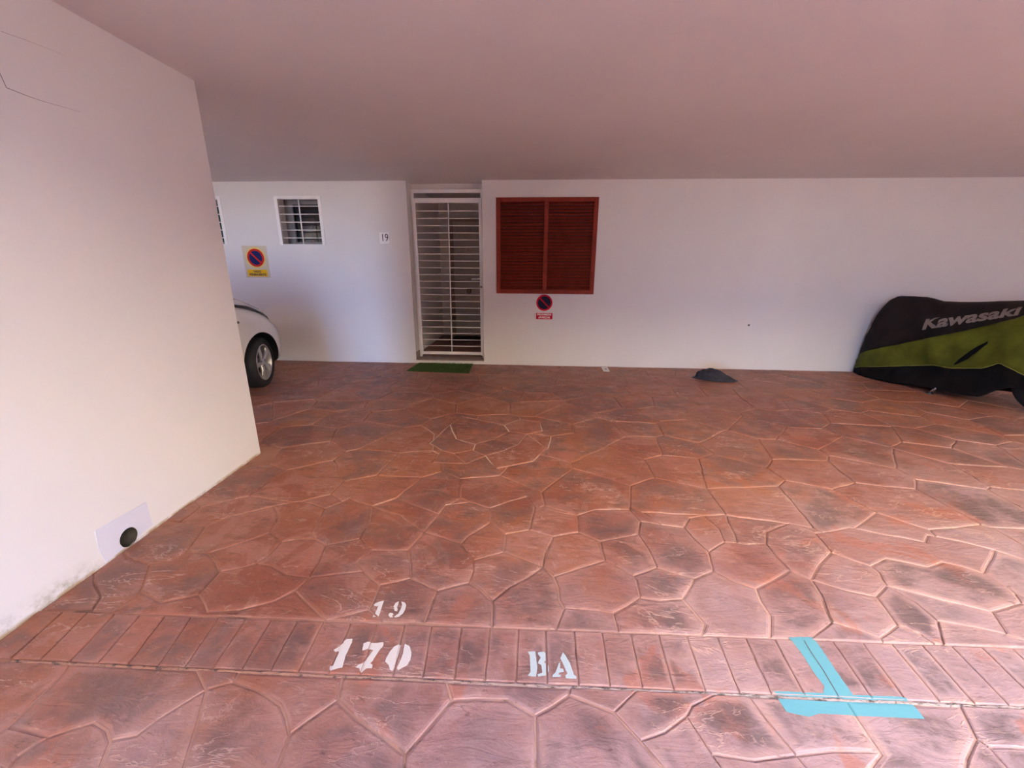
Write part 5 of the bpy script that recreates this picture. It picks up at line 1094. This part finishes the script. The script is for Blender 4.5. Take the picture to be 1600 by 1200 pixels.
# ------------------------------------------------------------------ wheels
def wheel(parent, cx, cy, cz, R, rimR, width, axis, spokes, steel='rim'):
    """axis: unit vector out of the visible side"""
    ax = Vector(axis)
    o = Vector((cx, cy, cz))
    w = width / 2
    ty = turned('tyre', [(rimR - .005, w * .72), (rimR + .008, w * .92), (rimR + (R - rimR) * .55, w), (R - .014, w * .86), (R, w * .62), (R, -w * .62), (R - .014, -w * .86), (rimR + (R - rimR) * .55, -w), (rimR, -w * .92), (rimR - .005, -w * .7)], o, ax, 'tyre', parent, 48)
    rm = turned('rim', [(rimR, w * .90), (rimR - .012, w * .93), (rimR - .022, w * .8), (rimR - .03, w * .2), (rimR - .03, -w * .8), (rimR, -w * .9)], o, ax, steel, parent, 48)
    turned('brake_disc', [(0, -.01), (rimR * .78, -.01), (rimR * .78, -.02), (0, -.02)], o, ax, 'tyre', rm, 32)
    a_ = Vector((0, 0, 1))
    b_ = ax.cross(a_)
    for k in range(spokes):
        t = 2 * math.pi * k / spokes + .35
        d = a_ * math.cos(t) + b_ * math.sin(t)
        e = a_ * -math.sin(t) + b_ * math.cos(t)
        bm = bmesh.new()
        prof_ = [(.03, .030, w * .72), (rimR * .45, .026, w * .80), (rimR * .75, .034, w * .78), (rimR - .016, .060, w * .82)]
        rings = []
        for r_, hw, h_ in prof_:
            hw *= rimR / .215
            rings.append([bm.verts.new(o + d * r_ + e * sg * hw * q + ax * (h_ - dz)) for sg, q, dz in ((-1, 1, .012), (-1, .8, 0), (1, .8, 0), (1, 1, .012), (1, .8, .03), (-1, .8, .03))])
        for A, B in zip(rings, rings[1:]):
            for i in range(6):
                bm.faces.new((A[i], A[(i + 1) % 6], B[(i + 1) % 6], B[i]))
        from_bm('spoke', bm, steel, rm)
    turned('hub_cap', [(0, w * .80), (.022, w * .79), (.036, w * .74), (.05, w * .6), (.05, 0)], o, ax, steel, rm, 24)
    for k in range(5):
        t = 2 * math.pi * k / 5
        q = o + (a_ * math.cos(t) + b_ * math.sin(t)) * .055
        turned('wheel_nut', [(0, w * .76), (.009, w * .76), (.01, w * .6)], q, ax, 'tyre', rm, 8)
    return ty


# ------------------------------------------------------------------ white car nosed up to the back wall in the next bay
CX, HWID = -4.20, .875                     # centre line and half width
car = tag(empty('car', (CX, 3.5, 0)), 'white hatchback nosed up to the wall behind the dividing wall', 'car')
# stations: y, half width, sill z, waist z, shoulder z, roof edge (x, z), crown z
ST = [
    (1.38, .60, .42, .70, .90, (.50, 1.02), 1.05),
    (1.46, .78, .30, .70, .98, (.56, 1.22), 1.27),
    (1.75, .85, .22, .68, 1.03, (.58, 1.44), 1.50),
    (2.30, .87, .19, .66, 1.04, (.60, 1.48), 1.545),
    (3.00, .875, .19, .65, 1.04, (.60, 1.47), 1.54),
    (3.60, .875, .19, .65, 1.035, (.61, 1.38), 1.44),
    (4.05, .875, .20, .65, 1.05, (.68, 1.14), 1.18),
    (4.40, .875, .21, .66, 1.03, (.68, 1.085), 1.11),
    (4.75, .875, .23, .65, .955, (.66, 1.02), 1.05),
    (5.05, .862, .24, .62, .84, (.63, .91), .95),
    (5.28, .79, .25, .56, .70, (.54, .77), .82),
    (5.44, .66, .27, .50, .62, (.42, .68), .71),
    (5.50, .48, .33, .46, .55, (.30, .59), .61),
]
bm = bmesh.new()
rows = []
for (y, hw, zs, zw, zb, (rx, rz), zc) in ST:
    half = [(hw * .80, zs - .02), (hw - .035, zs), (hw - .004, zs + .12), (hw, zw), (hw - .02, (zw + zb) / 2 + .03), (hw - .075, zb), (rx + .06, zb + (rz - zb) * .75), (rx, rz), (rx * .5, (rz + zc) / 2 + .01), (0, zc)]
    full = [(x, z) for x, z in half] + [(-x, z) for x, z in half[-2::-1]]
    rows.append([bm.verts.new((CX + x, y, z)) for x, z in full])
for A, B in zip(rows, rows[1:]):
    for k in range(len(A)):
        bm.faces.new((A[k], A[(k + 1) % len(A)], B[(k + 1) % len(A)], B[k]))
bm.faces.new(rows[0])
bm.faces.new(rows[-1][::-1])
bmesh.ops.recalc_face_normals(bm, faces=bm.faces)
me = bpy.data.meshes.new('body_cage')
bm.to_mesh(me)
bm.free()
tmp = bpy.data.objects.new('body_cage', me)
COL.objects.link(tmp)
ss = tmp.modifiers.new('s', 'SUBSURF')
ss.levels = 3
cutters = []
WF, WR_, RW, RIM = 4.76, 2.12, .308, .222
for wy in (WF, WR_):
    for sx in (-1, 1):
        cb_ = bmesh.new()
        lathe(cb_, [(0, .30), (RW + .055, .30), (RW + .055, -.24), (0, -.24)], (CX + sx * HWID, wy, RW + .01), (sx, 0, 0), 40)
        bmesh.ops.recalc_face_normals(cb_, faces=cb_.faces)
        cm = bpy.data.meshes.new('cutter')
        cb_.to_mesh(cm)
        cb_.free()
        co = bpy.data.objects.new('cutter', cm)
        COL.objects.link(co)
        cutters.append(co)
        bo = tmp.modifiers.new('b', 'BOOLEAN')
        bo.operation = 'DIFFERENCE'
        bo.solver = 'EXACT'
        bo.object = co
bpy.context.view_layer.update()
body = bpy.data.meshes.new_from_object(tmp.evaluated_get(bpy.context.evaluated_depsgraph_get()))
for o in cutters + [tmp]:
    bpy.data.objects.remove(o)
body.name = 'body'
# split glass and wheel wells off the shell
bm = bmesh.new()
bm.from_mesh(body)
bm.faces.ensure_lookup_table()


def kind(f):
    c = f.calc_center_median()
    n_ = f.normal
    for wy in (WF, WR_):
        r_ = math.hypot(c.y - wy, c.z - RW - .01)
        if r_ < RW + .0556 and abs(c.x - CX) > .55 and c.z < .72 and (abs(n_.x) < .5 and r_ > RW + .05 or abs(abs(c.x - CX) - HWID + .24) < .01):
            return 'wheel_well', wy, c.x > CX
    if c.z > 1.08 and 1.62 < c.y < 3.95 and abs(n_.z) < .72 and c.z < 1.43 and abs(c.x - CX) > .5:
        return 'side_window', 0, c.x > CX
    if 3.66 < c.y < 4.08 and abs(c.x - CX) < .62 and c.z > 1.13 and n_.z < .93:
        return 'windscreen', 0, 0
    if c.y < 1.62 and 1.05 < c.z < 1.40 and abs(c.x - CX) < .55:
        return 'rear_window', 0, 0
    return 'body', 0, 0


kinds = [kind(f) for f in bm.faces]
KM = {'body': 'car', 'wheel_well': 'black', 'side_window': 'glass_d', 'windscreen': 'glass_d', 'rear_window': 'glass_d'}
for key in sorted(set(kinds)):
    nm, mt = key[0], KM[key[0]]
    b2 = bm.copy()
    b2.faces.ensure_lookup_table()
    bmesh.ops.delete(b2, geom=[f for f, k in zip(b2.faces, kinds) if k != key], context='FACES')
    if not b2.faces:
        b2.free()
        continue
    o = from_bm(nm, b2, mt, car, True)
    if nm == 'body':
        o.data.set_sharp_from_angle(angle=math.radians(40))
bm.free()
for wy in (WF, WR_):
    for sx in (-1, 1):
        wh = empty('wheel', (CX + sx * (HWID - .115), wy, 0))
        wh.parent = car
        wh.matrix_parent_inverse = Matrix.Translation(-car.location)
        st_ = math.radians(13) if wy == WF else 0          # front wheels turned to the left
        wheel(wh, CX + sx * (HWID - .115), wy, RW, RW, RIM, .205, (sx * math.cos(st_), sx * math.sin(st_), 0), 5)


# headlamps sweep back along the tops of the front wings
def wing_x(y):          # half width of the wing's shoulder
    return pinterp([(4.2, .80), (4.4, .80), (4.75, .79), (5.05, .755), (5.28, .69), (5.44, .56)], y)


def wing_z(y):
    return pinterp([(4.2, 1.05), (4.4, 1.035), (4.75, .965), (5.05, .86), (5.28, .74), (5.44, .65)], y)


for sx in (-1, 1):
    for nm, mt, lift, (o0, o1) in (('headlamp_gap', 'seam', .000, (-.004, .030)), ('headlamp', 'lamp', .022, (.022, .15))):
        bm = bmesh.new()
        prev = None
        for i in range(13):
            t = i / 12
            y = 4.40 + .78 * t
            wdt = math.sin(math.pi * min(1, .08 + .85 * t)) ** .6
            x = wing_x(y)
            z = wing_z(y)
            cur = []
            for kx, kz in ((o0, .004), ((o0 + o1) / 2, .022), (o1, .012)):
                cur.append(bm.verts.new((CX + sx * (x - kx * wdt), y, z + lift + kz * wdt + kx * wdt * .55)))
            low = [bm.verts.new((v.co.x, v.co.y, v.co.z - (.012 if nm == 'headlamp_gap' else .03))) for v in (cur[0], cur[2])]
            if prev:
                pc_, pl_ = prev
                for k in range(2):
                    bm.faces.new((pc_[k], cur[k], cur[k + 1], pc_[k + 1]))
                bm.faces.new((pl_[0], low[0], cur[0], pc_[0]))
                bm.faces.new((pc_[2], cur[2], low[1], pl_[1]))
            prev = (cur, low)
        from_bm(nm, bm, mt, car, True)
    q = Vector((CX + sx * (HWID - .015), 4.42, .845))
    turned('side_marker', [(0, .022), (.012, .018), (.016, 0)], q, (sx, 0, 0), 'brass', car, 12)

# ------------------------------------------------------------------ motorcycle under its cover
BO = Vector((4.83, 6.05))
BU = Vector((.306, -.952)).normalized()
BS = Vector((BU.y, -BU.x))               # towards the visible side


def bp(t, s, z):
    q = BO + BU * t + BS * s
    return Vector((q.x, q.y, z))


bike = tag(empty('motorcycle', bp(.95, 0, 0)), 'dark motorcycle standing mostly hidden under the black and green cover', 'motorcycle')
for t, nm in ((.42, 'rear_wheel'), (1.72, 'front_wheel')):
    wh = empty(nm, bp(t, 0, 0))
    wh.parent = bike
    wh.matrix_parent_inverse = Matrix.Translation(-bike.location)
    q = bp(t, 0, .31)
    wheel(wh, q.x, q.y, .31, .31, .215, .15 if t < 1 else .12, (BS.x, BS.y, 0), 5, 'black')
rotm = Matrix.Translation(bp(1.05, 0, 0)) @ Matrix(((BU.x, BS.x, 0, 0), (BU.y, BS.y, 0, 0), (0, 0, 1, 0), (0, 0, 0, 1)))
bm = bmesh.new()
add_box(bm, -.28, .30, -.17, .17, .16, .52, .05, rotm)
add_box(bm, -.50, .05, -.12, .12, .45, .72, .05, rotm)
from_bm('engine', bm, 'black', bike)
bm = bmesh.new()
add_box(bm, -.15, .38, -.16, .16, .62, .92, .08, rotm)
from_bm('fuel_tank', bm, 'black', bike)
bm = bmesh.new()
add_box(bm, -.95, -.15, -.12, .12, .74, .86, .05, rotm)
from_bm('seat', bm, 'black', bike)
tube('fork_leg', [bp(1.70, .09, .31), bp(1.48, .09, .98)], .026, 'chrome', bike)
tube('fork_leg', [bp(1.70, -.09, .31), bp(1.48, -.09, .98)], .026, 'chrome', bike)
tube('swing_arm', [bp(.42, .11, .31), bp(.95, .13, .38)], .03, 'black', bike)
tube('exhaust', [bp(1.15, -.16, .2), bp(.75, -.19, .24), bp(.25, -.21, .42)], [.03, .045, .05], 'chrome', bike)
tube('side_stand', [bp(.98, .17, .26), bp(.93, .27, .10), bp(.90, .33, .012)], .014, 'chrome', bike)
box('stand_foot', (-.03, .03, -.03, .03, -.002, .010), 'chrome', bike, .002, Matrix.Translation(bp(.90, .335, .004)))
tube('handlebar', [bp(1.44, .2, .96), bp(1.48, 0, 1.0), bp(1.44, -.2, .96)], .016, 'black', bike)

ccov = tag(empty('motorcycle_cover', bp(.95, 0, 0)), 'black and green fabric cover printed Kawasaki draped over a motorcycle', 'motorcycle cover')
# profile curves along the bike (t, z)
RID = [(-.14, .42), (-.10, .64), (-.06, .84), (-.02, .975), (.03, 1.065), (.10, 1.112), (.25, 1.118), (.42, 1.118), (.50, 1.100), (.58, 1.08), (.75, 1.086), (.92, 1.10), (1.28, 1.145), (1.50, 1.20), (1.70, 1.20), (1.95, 1.08), (2.12, .80)]
UPS = [(-.14, .27), (0, .345), (.312, .485), (.576, .60), (.927, .751), (1.179, .874), (1.383, .976), (1.45, 1.035), (1.6, 1.11), (1.75, 1.10), (2.12, .60)]
LOS = [(-.14, .07), (0, .125), (.30, .20), (.651, .295), (.838, .345), (1.0, .345), (1.292, .416), (1.402, .500), (1.481, .485), (1.59, .434), (1.75, .37), (2.12, .33)]
BOT = [(-.14, .0), (.06, .004), (.45, .012), (.80, .055), (1.15, .075), (1.35, .10), (1.45, .20), (1.55, .27), (1.7, .28), (2.12, .27)]
WID = [(-.14, .16), (0, .25), (.2, .275), (1.0, .29), (1.3, .34), (1.5, .38), (1.7, .36), (1.95, .26), (2.12, .12)]
TS = [-.14 + 2.26 * i / 78 for i in range(79)]


def cover_pt(t, v, side):
    """v: 0 bottom hem, 1 lower seam, 2 upper seam, 3 ridge"""
    zb, zl, zu, zr = pinterp(BOT, t), pinterp(LOS, t), pinterp(UPS, t), pinterp(RID, t)
    zl = max(zl, zb + .03)
    zu = min(max(zu, zl + .02), zr - .06)
    w = pinterp(WID, t)
    if v <= 1:
        z = zb + (zl - zb) * v
    elif v <= 2:
        z = zl + (zu - zl) * (v - 1)
    else:
        z = zu + (zr - zu) * math.sin((v - 2) * math.pi / 2) ** .9
    h = z / max(zr, .01)
    s = w * (1 - .25 * h) * (1 - max(0, h) ** 7) ** .55 if h < 1 else 0
    s += .012 * math.sin(7 * t + 3 * z) * (1 - h)
    # hanging folds and wrinkles
    n1 = noise.noise(Vector((t * 5.0 + z * 3.0, z * 2.2, side * 5))) * .03 + noise.noise(Vector((t * 14 - z * 6, z * 7, side * 9))) * .014
    n1 += abs(noise.noise(Vector((t * 8 + z * 9, t * 3 - z * 4, side * 3 + 1)))) * .028
    k = min(1, max(0, (1 - h) * 3)) * (.5 if v < .05 else 1)
    dz = noise.noise(Vector((t * 6, v * 2, 7))) * .012 * (1 if 2.2 < v < 3 else 0)
    q = bp(t, side * (s + n1 * k), z + dz)
    q.y = min(q.y, YW - .012 - .02 * abs(noise.noise(Vector((t * 9, z * 6, side)))))
    return q


def cover_strip(name, v0, v1, nv_, mat, parent):
    obs = []
    V, F = [], []
    for side in (1, -1):
        b0 = len(V)
        for t in TS:
            for j in range(nv_ + 1):
                V.append(cover_pt(t, v0 + (v1 - v0) * j / nv_, side))
        for i in range(len(TS) - 1):
            for j in range(nv_):
                a_ = b0 + i * (nv_ + 1) + j
                F.append((a_, a_ + 1, a_ + nv_ + 2, a_ + nv_ + 1))
    # close the tail and the nose
    st = len(TS) * (nv_ + 1)
    for i in (0, len(TS) - 1):
        for j in range(nv_):
            a_ = i * (nv_ + 1) + j
            F.append((a_, a_ + 1, a_ + 1 + st, a_ + st))
    bm = bmesh.new()
    vs_ = [bm.verts.new(v) for v in V]
    for f in F:
        bm.faces.new([vs_[k] for k in f])
    bmesh.ops.remove_doubles(bm, verts=bm.verts, dist=.0005)
    o = from_bm(name, bm, mat, parent, True)
    so = o.modifiers.new('thickness', 'SOLIDIFY')
    so.thickness = .002
    return o


top_p = cover_strip('top_panel', 2, 3, 14, 'cover_k', ccov)
side_p = cover_strip('side_panel', 1, 2, 12, 'cover_g', ccov)
cover_strip('hem_skirt', 0, 1, 7, 'cover_h', ccov)
# piping along the lower seam
for side in (1, -1):
    tube('piping', [cover_pt(t, 1.0, side) + Vector((BS.x, BS.y, 0)) * side * .003 for t in TS[1:-1]], .0035, 'piping', side_p, 5)
# tear in the green cloth, dark inside
bm = bmesh.new()
prev = None
for i in range(9):
    t = 1.02 + .22 * i / 8
    vm = 1.10 + .48 * i / 8
    hw = .10 * math.sin(math.pi * (i + .3) / 8.8) + .01
    cur = [bm.verts.new(cover_pt(t, vm - hw, 1) + Vector((BS.x, BS.y, 0)) * .010), bm.verts.new(cover_pt(t, vm + hw, 1) + Vector((BS.x, BS.y, 0)) * .010)]
    if prev:
        bm.faces.new((prev[0], cur[0], cur[1], prev[1]))
    prev = cur
from_bm('tear', bm, 'cover_h', side_p)
# printed maker's name running up the black panel
me = text_mesh('Kawasaki', .20, 0, .007)
bm = bmesh.new()
bm.from_mesh(me)
bmesh.ops.triangulate(bm, faces=bm.faces)
for _ in range(4):
    long_e = [e for e in bm.edges if e.calc_length() > .018]
    if long_e:
        bmesh.ops.subdivide_edges(bm, edges=long_e, cuts=1, use_grid_fill=False)
        bmesh.ops.triangulate(bm, faces=bm.faces)
xs_ = [v.co.x for v in bm.verts]
ys_ = [v.co.y for v in bm.verts]
xa, xb, ya, yb = min(xs_), max(xs_), min(ys_), max(ys_)
for v in bm.verts:
    a_ = (v.co.x - xa) / (xb - xa)
    b_ = (v.co.y - ya) / (yb - ya)
    b_ = b_ * 1.22 if b_ < .72 else .878 + (b_ - .72) * .436      # broad, tall lower-case letters
    t = .600 + .78 * a_ - .015 * b_
    z = .728 + (1.000 - .728) * a_ + (.135 - .045 * a_) * b_
    # find the panel coordinate with this height
    lo_, hi_ = 2.0, 2.95
    for _ in range(22):
        md = (lo_ + hi_) / 2
        if cover_pt(t, md, 1).z < z:
            lo_ = md
        else:
            hi_ = md
    p = cover_pt(t, lo_, 1)
    v.co = p + Vector((BS.x, BS.y, .35)) * .009
from_bm('lettering', bm, 'cover_l', top_p)
bpy.data.meshes.remove(me)

bpy.context.view_layer.update()
